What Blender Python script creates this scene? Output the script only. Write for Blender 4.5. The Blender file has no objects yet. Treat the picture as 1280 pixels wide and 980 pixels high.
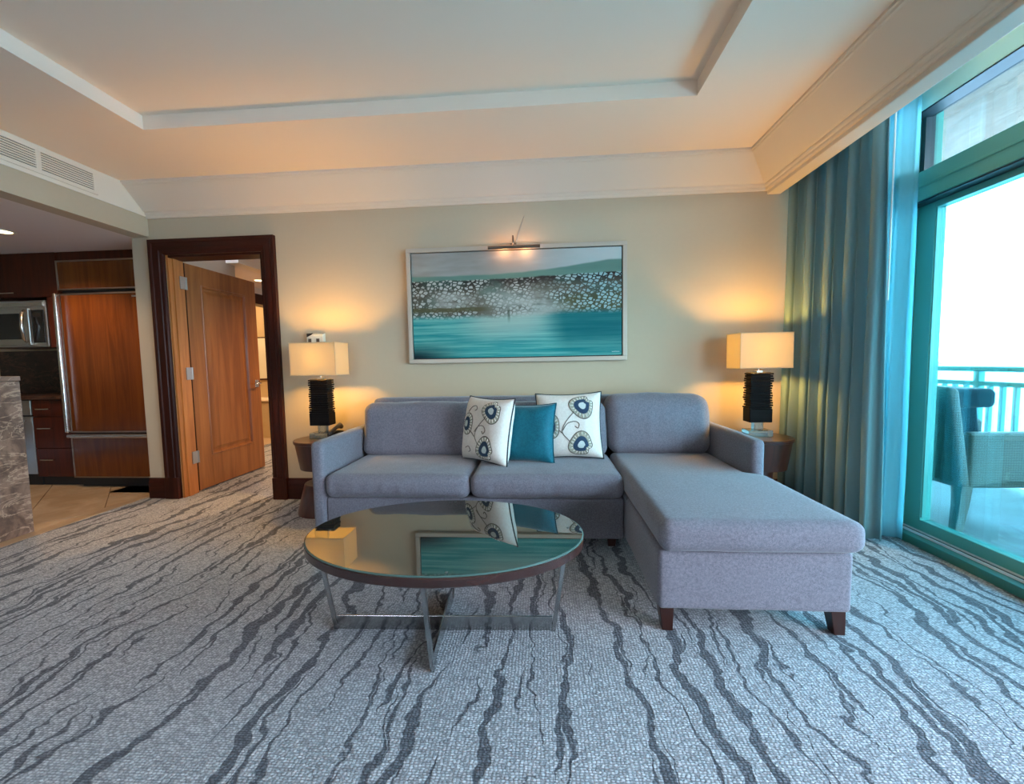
import bpy, bmesh, math, random
from mathutils import Matrix, Vector, noise
random.seed(7)
SC = bpy.context.scene
COL = SC.collection
PI = math.pi

# ------------------------------------------------------------------ camera
CAM_Z = 1.154
cam = bpy.data.cameras.new('camera')
cam_o = bpy.data.objects.new('camera', cam)
COL.objects.link(cam_o)
yaw, pit, rol = 0.0721996, -0.0703446, 0.0179117
fwd = Vector((-math.sin(yaw)*math.cos(pit), math.cos(yaw)*math.cos(pit), math.sin(pit)))
rgt = Vector((math.cos(yaw), math.sin(yaw), 0))
dwn = -rgt.cross(fwd)
r2 = rgt*math.cos(rol) + dwn*math.sin(rol)
d2 = -rgt*math.sin(rol) + dwn*math.cos(rol)
m = Matrix((r2, -d2, -fwd)).transposed().to_4x4()
m.translation = (0, 0, CAM_Z)
cam_o.matrix_world = m
cam.sensor_fit = 'HORIZONTAL'
cam.sensor_width = 36.0
cam.lens = 524.94/1280*36.0
cam.clip_start = 0.02
cam.clip_end = 5000
SC.camera = cam_o

# ------------------------------------------------------------------ world, portals, exposure
SKY = 17.5
w = bpy.data.worlds.new('hazy_sky'); SC.world = w
w.use_nodes = True
nt = w.node_tree; nt.nodes.clear()
wo = nt.nodes.new('ShaderNodeOutputWorld'); bg = nt.nodes.new('ShaderNodeBackground')
tc = nt.nodes.new('ShaderNodeTexCoord'); sx = nt.nodes.new('ShaderNodeSeparateXYZ')
rp = nt.nodes.new('ShaderNodeValToRGB')
rp.color_ramp.elements[0].position = 0.0; rp.color_ramp.elements[0].color = (0.84, 0.90, 1.0, 1)
rp.color_ramp.elements[1].position = 0.7; rp.color_ramp.elements[1].color = (0.50, 0.655, 1.0, 1)
nt.links.new(tc.outputs['Generated'], sx.inputs[0]); nt.links.new(sx.outputs['Z'], rp.inputs[0])
nt.links.new(rp.outputs[0], bg.inputs['Color']); bg.inputs['Strength'].default_value = SKY
nt.links.new(bg.outputs[0], wo.inputs[0])

def portal(name, loc, direction, sx_, sy_):
    l = bpy.data.lights.new(name, 'AREA'); l.shape = 'RECTANGLE'; l.size = sx_; l.size_y = sy_
    l.cycles.is_portal = True
    o = bpy.data.objects.new(name, l); COL.objects.link(o); o.location = loc
    o.rotation_euler = Vector(direction).to_track_quat('-Z', 'Y').to_euler()
portal('daylight_portal_side', (2.46, 1.15, 1.36), (-1, 0, 0), 4.6, 2.75)
portal('daylight_portal_rear', (-1.85, -2.62, 1.4), (0, 1, 0), 0.9, 1.0)
portal('daylight_portal_bedroom', (2.46, 7.05, 1.4), (-1, 0, 0), 0.7, 1.6)

SC.view_settings.view_transform = 'Standard'
SC.view_settings.look = 'None'
SC.view_settings.gamma = 1.0
SC.view_settings.use_curve_mapping = False
SC.view_settings.exposure = 0.28
SC.cycles.use_denoising = True
SC.cycles.max_bounces = 10
SC.cycles.diffuse_bounces = 6
SC.cycles.glossy_bounces = 4
SC.cycles.transmission_bounces = 6
SC.cycles.transparent_max_bounces = 12
SC.cycles.caustics_reflective = False
SC.cycles.caustics_refractive = False
SC.cycles.sample_clamp_indirect = 6.0

# ------------------------------------------------------------------ materials
def lin(c):
    return tuple(((x/255)/12.92 if x/255 <= 0.04045 else ((x/255+0.055)/1.055)**2.4) for x in c)
class NT:
    def __init__(s, name):
        s.m = bpy.data.materials.new(name); s.m.use_nodes = True
        s.t = s.m.node_tree; s.t.nodes.clear()
        s.out = s.t.nodes.new('ShaderNodeOutputMaterial')
    def n(s, typ, ins=None, **kw):
        nd = s.t.nodes.new(typ)
        for k, v in kw.items(): setattr(nd, k, v)
        for k, v in (ins or {}).items(): s.set(nd, k, v)
        return nd
    def set(s, nd, k, v):
        i = nd.inputs[k]
        if hasattr(v, 'bl_idname') or isinstance(v, bpy.types.NodeSocket):
            s.t.links.new(v, i)
        elif isinstance(v, (tuple, list)) and len(v) == 3 and i.type == 'RGBA':
            i.default_value = (*v, 1)
        else:
            i.default_value = v
    def M(s, op, a, b=0.5, c=0.0, clamp=False):
        nd = s.n('ShaderNodeMath', operation=op, use_clamp=clamp)
        s.set(nd, 0, a); s.set(nd, 1, b)
        if op in ('MULTIPLY_ADD', 'COMPARE', 'SMOOTH_MIN'): s.set(nd, 2, c)
        return nd.outputs[0]
    def step(s, x, a, b, lo=0.0, hi=1.0):
        nd = s.n('ShaderNodeMapRange', interpolation_type='SMOOTHSTEP')
        s.set(nd, 0, x); s.set(nd, 1, a); s.set(nd, 2, b); s.set(nd, 3, lo); s.set(nd, 4, hi)
        return nd.outputs[0]
    def mix(s, f, a, b):
        nd = s.n('ShaderNodeMix', data_type='RGBA')
        s.set(nd, 0, f); s.set(nd, 6, a); s.set(nd, 7, b)
        return nd.outputs[2]
    def mul(s, f, a, b):
        nd = s.n('ShaderNodeMix', data_type='RGBA', blend_type='MULTIPLY')
        s.set(nd, 0, f); s.set(nd, 6, a); s.set(nd, 7, b)
        return nd.outputs[2]
    def obj(s, scale=(1, 1, 1), loc=(0, 0, 0), rot=(0, 0, 0), coord='Object'):
        t = s.n('ShaderNodeTexCoord')
        mp = s.n('ShaderNodeMapping'); s.t.links.new(t.outputs[coord], mp.inputs[0])
        mp.inputs['Scale'].default_value = scale; mp.inputs['Location'].default_value = loc; mp.inputs['Rotation'].default_value = rot
        return mp.outputs[0]
    def noise(s, v, scale=5, detail=2, rough=0.5, dist=0.0):
        nd = s.n('ShaderNodeTexNoise'); s.set(nd, 'Vector', v)
        nd.inputs['Scale'].default_value = scale; nd.inputs['Detail'].default_value = detail
        nd.inputs['Roughness'].default_value = rough; nd.inputs['Distortion'].default_value = dist
        return nd.outputs[0]
    def bsdf(s, col, rough=0.6, **kw):
        b = s.n('ShaderNodeBsdfPrincipled'); s.set(b, 'Base Color', col); s.set(b, 'Roughness', rough)
        for k, v in kw.items(): s.set(b, k.replace('_', ' '), v)
        s.t.links.new(b.outputs[0], s.out.inputs[0])
        s.b = b
        return b
    def bump(s, h, strength=0.3, dist=0.01):
        nd = s.n('ShaderNodeBump'); s.set(nd, 'Height', h); nd.inputs['Strength'].default_value = strength
        nd.inputs['Distance'].default_value = dist
        s.t.links.new(nd.outputs[0], s.b.inputs['Normal'])

MATS = {}
def simple(name, col, rough=0.6, bump=None, var=0.0, vscale=3, **kw):
    t = NT(name); c = col
    if var:
        f = t.noise(t.obj(), vscale, 3)
        c = t.mix(f, tuple(x*(1-var) for x in col), tuple(min(1, x*(1+var)) for x in col))
    t.bsdf(c, rough, **kw)
    if bump:
        t.bump(t.noise(t.obj(), bump[0], 3), bump[1], bump[2])
    MATS[name] = t.m
    return t.m
def wood(name, dark, light, rough=0.35, axis='z', scale=1.0, coat=0.3, spec=None):
    t = NT(name)
    sc = {'z': (14, 14, 0.9), 'x': (0.9, 14, 14), 'y': (14, 0.9, 14)}[axis]
    v = t.obj(tuple(q*scale for q in sc))
    a = t.noise(v, 1.6, 5, 0.6, 0.8)
    b = t.noise(t.obj(tuple(q*scale*6 for q in sc)), 1.5, 3, 0.6)
    f = t.step(a, 0.3, 0.72)
    f = t.M('ADD', t.M('MULTIPLY', f, 0.75), t.M('MULTIPLY', b, 0.3), clamp=True)
    t.bsdf(t.mix(f, dark, light), rough, Coat_Weight=coat, Coat_Roughness=0.15)
    t.bump(b, 0.08, 0.002)
    if spec is not None: t.set(t.b, 'Specular IOR Level', spec)
    MATS[name] = t.m
    return t.m

WALLC = (0.525, 0.415, 0.28)
simple('wall_paint', WALLC, 0.75, bump=(180, 0.12, 0.002), var=0.02, vscale=30)
simple('ceiling_paint', (0.88, 0.705, 0.545), 0.85, bump=(220, 0.12, 0.002))
simple('crown_paint', (0.70, 0.585, 0.46), 0.6)
simple('white_paint', (0.82, 0.71, 0.56), 0.55)
simple('kitchen_ceiling_paint', (0.80, 0.70, 0.63), 0.8)
wood('cherry_dark', (0.016, 0.003, 0.0015), (0.052, 0.009, 0.004), 0.42, 'z', coat=0.04, spec=0.25)
wood('cherry_dark_horizontal', (0.016, 0.003, 0.0015), (0.052, 0.009, 0.004), 0.42, 'x', coat=0.04, spec=0.25)
wood('cherry_cabinet', (0.035, 0.006, 0.002), (0.085, 0.015, 0.004), 0.4, 'z', coat=0.06, spec=0.25)
wood('fridge_wood', (0.085, 0.020, 0.003), (0.185, 0.052, 0.007), 0.25, 'z', 0.7, coat=0.25, spec=0.3)
wood('door_wood', (0.20, 0.062, 0.010), (0.40, 0.145, 0.030), 0.4, 'z', 0.6, coat=0.08)
wood('jamb_wood', (0.34, 0.105, 0.02), (0.58, 0.21, 0.05), 0.4, 'z', coat=0.08)
wood('table_wood', (0.020, 0.007, 0.006), (0.048, 0.018, 0.014), 0.25, 'x', coat=0.4)
wood('side_table_wood', (0.03, 0.008, 0.005), (0.075, 0.02, 0.012), 0.3, 'z')
wood('lamp_wood', (0.002, 0.0015, 0.0015), (0.008, 0.005, 0.004), 0.6, 'x', coat=0.0, spec=0.12)
simple('leg_wood', (0.03, 0.009, 0.006), 0.3, var=0.3, vscale=30)
simple('steel', (0.62, 0.60, 0.57), 0.25, Metallic=1.0)
simple('brushed_steel', (0.50, 0.48, 0.45), 0.36, Metallic=1.0, var=0.06, vscale=60)
simple('table_steel', (0.42, 0.41, 0.40), 0.2, Metallic=1.0)
simple('chrome', (0.75, 0.75, 0.75), 0.12, Metallic=1.0)
simple('bronze_trim', (0.42, 0.33, 0.26), 0.3, Metallic=1.0)
simple('bronze', (0.22, 0.17, 0.13), 0.35, Metallic=1.0)
simple('black_gloss', (0.006, 0.006, 0.007), 0.12)
simple('black_matte', (0.008, 0.008, 0.008), 0.6)
simple('phone_plastic', (0.012, 0.010, 0.010), 0.3)
simple('cream_plastic', (0.72, 0.68, 0.55), 0.45)
simple('dark_slot', (0.05, 0.045, 0.04), 0.8)
simple('teal_frame', (0.10, 0.38, 0.32), 0.35, Coat_Weight=0.3)
simple('aqua_lit_head', (0.60, 0.92, 0.86), 0.4)  # window head face: its brightly lit look is put into the colour
simple('teal_sill', (0.03, 0.16, 0.13), 0.4)
simple('teal_frame_dark', (0.02, 0.05, 0.06), 0.4)
simple('gasket_white', (0.75, 0.78, 0.78), 0.4)
simple('rail_paint', (0.10, 0.36, 0.36), 0.4)
simple('threshold_stone', (0.42, 0.31, 0.20), 0.4, var=0.12, vscale=8)
simple('tile_grout', (0.20, 0.15, 0.10), 0.8)
simple('bath_stone', (0.50, 0.38, 0.22), 0.35, var=0.12, vscale=6)
simple('acrylic', (0.55, 0.68, 0.70), 0.05, Transmission_Weight=0.85, IOR=1.49)
simple('mirror_glass', (0.75, 0.72, 0.66), 0.05, Metallic=1.0)
simple('silver_frame', (0.50, 0.42, 0.33), 0.45, Metallic=0.25)

def stone_tile():
    t = NT('kitchen_tile')
    f = t.noise(t.obj(), 3.5, 5, 0.6, 0.6)
    t.bsdf(t.mix(t.step(f, .3, .7), (0.50, 0.37, 0.24), (0.64, 0.50, 0.35)), 0.25)
    MATS['kitchen_tile'] = t.m
stone_tile()
def granite(name, vein, base, dark, rough=0.12):
    t = NT(name)
    v = t.obj((1, 1, 1), rot=(0.5, 0.3, 0.2))
    a = t.noise(v, 3.0, 8, 0.65, 2.2)
    b = t.noise(v, 45, 4, 0.7)
    c = t.mix(t.step(a, .35, .6), dark, base)
    ridge = t.M('ABSOLUTE', t.M('SUBTRACT', t.noise(t.obj((1, 1.2, 2.6), rot=(0.6, 0, 0.3)), 3.2, 7, 0.6, 1.6), 0.5))
    c = t.mix(t.M('MULTIPLY', t.step(ridge, 0.035, 0.0), 0.8), c, vein)
    c = t.mix(t.M('MULTIPLY', t.step(b, .5, .7), 0.55), c, dark)
    t.bsdf(c, rough)
    MATS[name] = t.m
granite('granite_light', (0.46, 0.34, 0.25), (0.24, 0.155, 0.115), (0.095, 0.060, 0.046), 0.35)
granite('granite_dark', (0.13, 0.06, 0.035), (0.050, 0.020, 0.012), (0.016, 0.007, 0.004), 0.5)

def carpet():
    t = NT('carpet')
    tcn = t.n('ShaderNodeTexCoord')
    # organic bark-like streaks running in depth
    wv = t.n('ShaderNodeTexNoise'); t.t.links.new(tcn.outputs['Object'], wv.inputs['Vector'])
    wv.inputs['Scale'].default_value = 1.7; wv.inputs['Detail'].default_value = 4; wv.inputs['Roughness'].default_value = 0.62
    wn = t.n('ShaderNodeTexNoise'); t.t.links.new(tcn.outputs['Object'], wn.inputs['Vector'])
    wn.inputs['Scale'].default_value = 24; wn.inputs['Detail'].default_value = 2
    off = t.n('ShaderNodeVectorMath', operation='MULTIPLY_ADD')
    t.t.links.new(wv.outputs['Color'], off.inputs[0]); off.inputs[1].default_value = (0.40, 0.0, 0)
    t.t.links.new(tcn.outputs['Object'], off.inputs[2])
    off2 = t.n('ShaderNodeVectorMath', operation='MULTIPLY_ADD')
    t.t.links.new(wn.outputs['Color'], off2.inputs[0]); off2.inputs[1].default_value = (0.026, 0.06, 0)
    t.t.links.new(off.outputs[0], off2.inputs[2])
    sp = t.n('ShaderNodeSeparateXYZ'); t.t.links.new(off2.outputs[0], sp.inputs[0])
    X, Y = sp.outputs[0], sp.outputs[1]
    def layer(spacing, shift, ydrift, fy, lo, hi, wmin, wmax):
        q = t.M('DIVIDE', t.M('ADD', X, t.M('MULTIPLY_ADD', Y, ydrift, shift)), spacing)
        cid = t.M('FLOOR', q)
        d = t.M('MULTIPLY', t.M('ABSOLUTE', t.M('SUBTRACT', t.M('FRACT', q), 0.5)), spacing)
        cv = t.n('ShaderNodeCombineXYZ')
        t.set(cv, 0, t.M('MULTIPLY', cid, 7.31)); t.set(cv, 1, t.M('MULTIPLY', Y, fy)); cv.inputs[2].default_value = shift
        wn_ = t.noise(cv.outputs[0], 1.0, 3, 0.6)
        wd = t.step(wn_, lo, hi, wmin, wmax)
        return t.step(t.M('SUBTRACT', d, wd), 0.0025, -0.0025)
    s1 = layer(0.112, 0.0, 0.03, 0.80, 0.35, 0.68, -0.008, 0.022)
    s2 = layer(0.150, 5.37, -0.11, 1.05, 0.36, 0.68, -0.006, 0.024)
    s3 = layer(0.095, 11.9, 0.10, 1.3, 0.41, 0.70, -0.005, 0.012)
    streak = t.M('MAXIMUM', t.M('MAXIMUM', s1, s2), s3)
    # woven loop rows
    rows = t.n('ShaderNodeTexVoronoi'); t.set(rows, 'Vector', t.obj((82, 128, 1))); rows.inputs['Scale'].default_value = 1.0
    rows.inputs['Randomness'].default_value = 0.55
    cell = t.n('ShaderNodeSeparateColor'); t.t.links.new(rows.outputs['Color'], cell.inputs[0])
    fine = t.M('MULTIPLY_ADD', cell.outputs[0], 0.55, 0.72)
    gap = t.step(rows.outputs['Distance'], 0.60, 0.22, 0.55, 1.0)
    sy = t.n('ShaderNodeSeparateXYZ'); t.t.links.new(tcn.outputs['Object'], sy.inputs[0])
    row = t.M('MULTIPLY_ADD', t.M('COSINE', t.M('MULTIPLY', t.M('SUBTRACT', t.M('MULTIPLY', sy.outputs[1], 128.0), 0.5), 2*PI)), 0.13, 0.90)
    lum = t.M('MULTIPLY', t.M('MULTIPLY', fine, gap), row)
    lc = t.mix(t.noise(t.obj(), 1.3, 3), (0.48, 0.49, 0.51), (0.56, 0.56, 0.575))
    dc = (0.145, 0.15, 0.168)
    base = t.mix(streak, lc, dc)
    lum3 = t.n('ShaderNodeCombineColor')
    for i in range(3): t.t.links.new(lum, lum3.inputs[i])
    c = t.mul(1.0, base, lum3.outputs[0])
    t.bsdf(c, 0.95, Sheen_Weight=0.15)
    t.set(t.b, 'Specular IOR Level', 0.1)
    t.bump(t.M('SUBTRACT', gap, t.M('MULTIPLY', streak, 0.35)), 0.6, 0.006)
    MATS['carpet'] = t.m
carpet()

def fabric(name, c0, c1, scale=420, rough=0.9, bump=0.25, heather=0.6, sheen=0.25, soft=0.0):
    t = NT(name)
    n1 = t.noise(t.obj(), scale, 2, 0.6)
    n2 = t.noise(t.obj(), scale*0.25, 3, 0.6)
    n3 = t.noise(t.obj(), 3.0, 3, 0.5)
    f = t.M('ADD', t.M('MULTIPLY', n1, heather), t.M('MULTIPLY', n2, 1-heather))
    c = t.mix(t.step(f, 0.36, 0.66), c0, c1)
    c = t.mul(0.25, c, t.mix(n3, (0.7, 0.7, 0.7), (1, 1, 1)))
    t.bsdf(c, rough, Sheen_Weight=sheen, Sheen_Roughness=0.4)
    t.set(t.b, 'Specular IOR Level', 0.15)
    t.bump(t.M('ADD', n1, t.M('MULTIPLY', n3, soft)), bump, 0.0015 if not soft else 0.004)
    MATS[name] = t.m
fabric('sofa_fabric', (0.122, 0.120, 0.142), (0.226, 0.218, 0.254))
fabric('sofa_piping', (0.10, 0.105, 0.125), (0.17, 0.17, 0.20))
fabric('pillow_ivory', (0.66, 0.62, 0.55), (0.76, 0.73, 0.66), 260, 0.75)
fabric('pillow_teal', (0.004, 0.090, 0.130), (0.008, 0.145, 0.195), 260, 0.6, sheen=0.3)
fabric('piping_dark', (0.02, 0.03, 0.035), (0.05, 0.06, 0.065), 300)
fabric('piping_teal', (0.004, 0.05, 0.07), (0.008, 0.08, 0.10), 300)
fabric('thread_navy', (0.02, 0.045, 0.085), (0.04, 0.075, 0.13), 500)
fabric('thread_olive', (0.30, 0.31, 0.24), (0.42, 0.43, 0.34), 500)
fabric('thread_brown', (0.10, 0.085, 0.07), (0.18, 0.155, 0.13), 500)
fabric('thread_pale', (0.50, 0.60, 0.58), (0.60, 0.68, 0.66), 500)
fabric('chair_cushion', (0.006, 0.018, 0.028), (0.010, 0.028, 0.040), 200)

def curtain_mat(name, col, trans, alpha, tcol):
    t = NT(name)
    n = t.noise(t.obj((1, 1, 0.15)), 260, 2)
    d = t.n('ShaderNodeBsdfDiffuse'); t.set(d, 'Color', t.mix(n, tuple(x*0.85 for x in col), col))
    tr = t.n('ShaderNodeBsdfTranslucent'); t.set(tr, 'Color', tcol)
    mx = t.n('ShaderNodeMixShader'); mx.inputs[0].default_value = trans
    t.t.links.new(d.outputs[0], mx.inputs[1]); t.t.links.new(tr.outputs[0], mx.inputs[2])
    o = mx.outputs[0]
    if alpha:
        tp = t.n('ShaderNodeBsdfTransparent'); tp.inputs[0].default_value = (0.9, 0.98, 1, 1)
        m2 = t.n('ShaderNodeMixShader'); m2.inputs[0].default_value = alpha
        t.t.links.new(o, m2.inputs[1]); t.t.links.new(tp.outputs[0], m2.inputs[2]); o = m2.outputs[0]
    t.t.links.new(o, t.out.inputs[0])
    MATS[name] = t.m
curtain_mat('drape_fabric', (0.30, 0.42, 0.42), 0.45, 0, (0.32, 0.52, 0.54))
curtain_mat('sheer_fabric', (0.42, 0.74, 0.80), 0.6, 0.15, (0.40, 0.82, 0.90))  # cyan of the light through tinted glass is put into the cloth colour

def glass_mat(name, tint, refl=0.5):
    t = NT(name)
    tp = t.n('ShaderNodeBsdfTransparent'); tp.inputs[0].default_value = (*tint, 1)
    gl = t.n('ShaderNodeBsdfGlossy'); gl.inputs['Roughness'].default_value = 0.02
    fr = t.n('ShaderNodeFresnel'); fr.inputs[0].default_value = 1.45
    mx = t.n('ShaderNodeMixShader'); t.t.links.new(t.M('MULTIPLY', fr.outputs[0], refl), mx.inputs[0])
    t.t.links.new(tp.outputs[0], mx.inputs[1]); t.t.links.new(gl.outputs[0], mx.inputs[2])
    t.t.links.new(mx.outputs[0], t.out.inputs[0])
    MATS[name] = t.m
glass_mat('tinted_glass', (0.52, 0.86, 0.89))
glass_mat('clear_glass', (0.92, 0.96, 0.95))

def table_glass():
    t = NT('bronze_glass')
    d = t.n('ShaderNodeBsdfDiffuse'); d.inputs[0].default_value = (0.030, 0.026, 0.022, 1)
    g = t.n('ShaderNodeBsdfGlossy'); g.inputs[0].default_value = (0.93, 0.92, 0.88, 1); g.inputs['Roughness'].default_value = 0.015
    lw = t.n('ShaderNodeFresnel'); lw.inputs[0].default_value = 2.4
    mx = t.n('ShaderNodeMixShader')
    t.t.links.new(t.M('MULTIPLY_ADD', lw.outputs[0], 1.05, 0.05, clamp=True), mx.inputs[0])
    t.t.links.new(d.outputs[0], mx.inputs[1]); t.t.links.new(g.outputs[0], mx.inputs[2])
    t.t.links.new(mx.outputs[0], t.out.inputs[0])
    MATS['bronze_glass'] = t.m
table_glass()
simple('glass_edge', (0.10, 0.20, 0.18), 0.15, IOR=1.5, Transmission_Weight=0.3)

def shade_mat():
    t = NT('shade_linen')
    n = t.noise(t.obj((1, 1, 1)), 300, 2)
    d = t.n('ShaderNodeBsdfDiffuse'); t.set(d, 'Color', t.mix(n, (0.66, 0.58, 0.44), (0.72, 0.64, 0.50)))
    tr = t.n('ShaderNodeBsdfTranslucent'); t.set(tr, 'Color', (0.80, 0.72, 0.50))
    mx = t.n('ShaderNodeMixShader'); mx.inputs[0].default_value = 0.62
    t.t.links.new(d.outputs[0], mx.inputs[1]); t.t.links.new(tr.outputs[0], mx.inputs[2])
    t.t.links.new(mx.outputs[0], t.out.inputs[0]); MATS['shade_linen'] = t.m
shade_mat()
def emit(name, col, s):
    t = NT(name); e = t.n('ShaderNodeEmission'); e.inputs[0].default_value = (*col, 1); e.inputs[1].default_value = s
    t.t.links.new(e.outputs[0], t.out.inputs[0]); MATS[name] = t.m
emit('downlight_lens', (1.0, 0.80, 0.45), 6)
emit('bulb_glow', (1.0, 0.62, 0.28), 8)

def wicker():
    t = NT('wicker')
    tcn = t.n('ShaderNodeTexCoord')
    def tri(axis, freq):
        w_ = t.n('ShaderNodeTexWave', bands_direction=axis); t.t.links.new(tcn.outputs['Object'], w_.inputs[0])
        w_.inputs['Scale'].default_value = freq; return w_.outputs['Fac']
    hz = tri('Z', 34)
    vx = t.M('MAXIMUM', t.M('MULTIPLY', tri('X', 22), 0.9), t.M('MULTIPLY', tri('Y', 22), 0.9))
    f = t.M('MULTIPLY', hz, t.M('MULTIPLY_ADD', vx, 0.6, 0.4))
    t.bsdf(t.mix(t.step(f, .1, .7), (0.07, 0.070, 0.055), (0.26, 0.24, 0.185)), 0.55)
    t.bump(f, 0.6, 0.006)
    MATS['wicker'] = t.m
wicker()
def plaster():
    t = NT('balcony_plaster')
    n = t.noise(t.obj((3, 1, 1)), 4, 6, 0.65, 1.2)
    t.bsdf(t.mix(t.step(n, .3, .7), (0.28, 0.225, 0.165), (0.40, 0.335, 0.26)), 0.8)
    t.bump(n, 0.5, 0.02); MATS['balcony_plaster'] = t.m
plaster()
def balcony_floor_mat():
    t = NT('balcony_tile')
    n = t.noise(t.obj((1, 2.5, 1), rot=(0, 0, 0.3)), 2.2, 5, 0.6, 0.8)
    t.bsdf(t.mix(t.step(n, .3, .7), (0.160, 0.195, 0.195), (0.215, 0.255, 0.255)), 0.6, Specular_IOR_Level=0.2); MATS['balcony_tile'] = t.m
balcony_floor_mat()
def sea_mat():
    t = NT('sea_water')
    n = t.noise(t.obj((0.02, 0.005, 1)), 1, 4)
    t.bsdf(t.mix(n, (0.42, 0.60, 0.62), (0.52, 0.66, 0.68)), 0.6); MATS['sea_water'] = t.m
sea_mat()

def painting():
    t = NT('seascape_canvas')
    uvn = t.n('ShaderNodeTexCoord'); sp = t.n('ShaderNodeSeparateXYZ'); t.t.links.new(uvn.outputs['UV'], sp.inputs[0])
    u = sp.outputs[0]; v = t.M('SUBTRACT', 1.0, sp.outputs[1])
    def uv(sx_, sy_, lx=0.0, ly=0.0, rz=0.0):
        mp = t.n('ShaderNodeMapping'); t.t.links.new(uvn.outputs['UV'], mp.inputs[0])
        mp.inputs['Scale'].default_value = (sx_, sy_, 1); mp.inputs['Location'].default_value = (lx, ly, 0); mp.inputs['Rotation'].default_value = (0, 0, rz)
        return mp.outputs[0]
    C = lambda r, g, b: lin((r, g, b))
    wob = t.noise(uv(3, 0.0), 1.0, 3); wob2 = t.noise(uv(9, 0), 1.0, 3)
    sky = t.mix(t.step(u, 0.35, 1.0), C(152, 148, 142), C(190, 202, 200))
    sky = t.mix(t.M('MULTIPLY', t.step(t.noise(uv(2, 5), 1.5, 4), .4, .7), 0.35), sky, C(205, 203, 200))
    # hills rise to the right
    hill_top = t.M('SUBTRACT', t.M('MULTIPLY_ADD', t.step(u, 0.45, 1.0), -0.105, 0.215), t.M('MULTIPLY', t.M('SUBTRACT', wob, 0.5), 0.06))
    hills = t.mix(t.noise(uv(5, 14), 1, 4), C(86, 124, 114), C(124, 156, 142))
    c = t.mix(t.step(t.M('SUBTRACT', v, hill_top), -0.008, 0.012), sky, hills)
    # scale textured bank
    bank_top = t.M('SUBTRACT', t.M('MULTIPLY_ADD', t.step(u, 0.3, 1.0), -0.035, 0.262), t.M('MULTIPLY', t.M('SUBTRACT', wob2, 0.5), 0.035))
    dv = t.M('SUBTRACT', v, bank_top)
    body = t.mix(t.step(dv, 0.0, 0.13), C(56, 46, 44), C(112, 106, 92))
    body = t.mix(t.M('MULTIPLY', t.step(t.noise(uv(4, 3, 3, 1), 1, 4), .45, .65), 0.7), body, C(96, 128, 118))
    olive = t.M('MULTIPLY', t.step(u, 0.62, 0.75), t.step(dv, 0.14, 0.24))
    body = t.mix(t.M('MULTIPLY', olive, 0.8), body, C(104, 104, 66))
    vor = t.n('ShaderNodeTexVoronoi', feature='DISTANCE_TO_EDGE'); t.set(vor, 'Vector', uv(46, 34, rz=0.45)); vor.inputs['Randomness'].default_value = 0.6; vor.inputs['Scale'].default_value = 1
    dots = t.step(vor.outputs['Distance'], 0.09, 0.19)
    pres = t.step(t.noise(uv(7, 5, 8, 2), 1, 4, 0.6), 0.34, 0.56)
    edge = t.M('MAXIMUM', t.step(u, 0.32, 0.05), t.step(u, 0.6, 0.85))
    pres = t.M('MAXIMUM', pres, t.M('MULTIPLY', edge, 0.8))
    pale = t.mix(t.step(u, 0.55, 0.95), C(206, 204, 196), C(176, 210, 214))
    body = t.mul(t.M('MULTIPLY', pres, 0.45), body, C(120, 105, 98))
    body = t.mix(t.M('MULTIPLY', t.M('MULTIPLY', dots, pres), 0.82), body, pale)
    mist = t.M('MULTIPLY', t.step(t.M('ABSOLUTE', t.M('SUBTRACT', u, t.M('MULTIPLY_ADD', v, 0.5, 0.30))), 0.26, 0.03), t.step(v, 0.30, 0.50))
    mist2 = t.M('MULTIPLY', t.step(t.M('ABSOLUTE', t.M('SUBTRACT', u, 0.2)), 0.14, 0.02), t.M('MULTIPLY', t.step(v, 0.34, 0.44), t.step(v, 0.56, 0.48)))
    mfac = t.M('MULTIPLY', t.M('MAXIMUM', mist, mist2), t.step(t.noise(uv(6, 12), 1, 5, 0.7), 0.25, 0.6))
    body = t.mix(t.M('MULTIPLY', mfac, 0.8), body, C(192, 192, 184))
    sl = t.M('MULTIPLY', t.step(t.M('ABSOLUTE', t.M('SUBTRACT', v, t.M('MULTIPLY_ADD', wob2, 0.02, 0.53))), 0.028, 0.012), t.step(u, 0.42, 0.30))
    body = t.mix(t.M('MULTIPLY', sl, 0.85), body, C(92, 88, 56))
    c = t.mix(t.step(dv, -0.008, 0.01), c, body)
    # water
    wl = t.M('ADD', t.M('MULTIPLY_ADD', t.step(u, 0.55, 0.80), -0.035, 0.615), t.M('MULTIPLY', t.M('SUBTRACT', wob2, 0.5), 0.05))
    st = t.noise(uv(1.6, 26), 1, 5, 0.65)
    aqua = t.mix(t.step(st, .35, .68), C(20, 142, 146), C(120, 192, 182))
    aqua = t.mix(t.M('MULTIPLY', t.M('MULTIPLY', t.step(t.M('ABSOLUTE', t.M('SUBTRACT', u, 0.47)), 0.3, 0.05), t.step(v, 0.92, 0.62)), 0.75), aqua, C(188, 202, 188))
    deep = t.M('MULTIPLY', t.step(t.M('MULTIPLY_ADD', v, -0.12, u), 0.52, 0.66), t.step(v, 0.99, 0.78, 0.35, 1.0))
    aqua = t.mix(t.M('MULTIPLY', deep, 0.9), aqua, t.mix(st, C(0, 86, 94), C(4, 122, 126)))
    corner = t.M('MULTIPLY', t.step(u, 0.30, 0.0), t.step(v, 0.80, 1.0))
    aqua = t.mix(corner, aqua, C(4, 34, 44))
    c = t.mix(t.step(t.M('SUBTRACT', v, wl), -0.035, 0.03), c, aqua)
    # small dark post in the shallows
    post = t.M('MULTIPLY', t.step(t.M('ABSOLUTE', t.M('SUBTRACT', u, 0.468)), 0.008, 0.004), t.M('MULTIPLY', t.step(v, 0.545, 0.56), t.step(v, 0.70, 0.58)))
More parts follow.
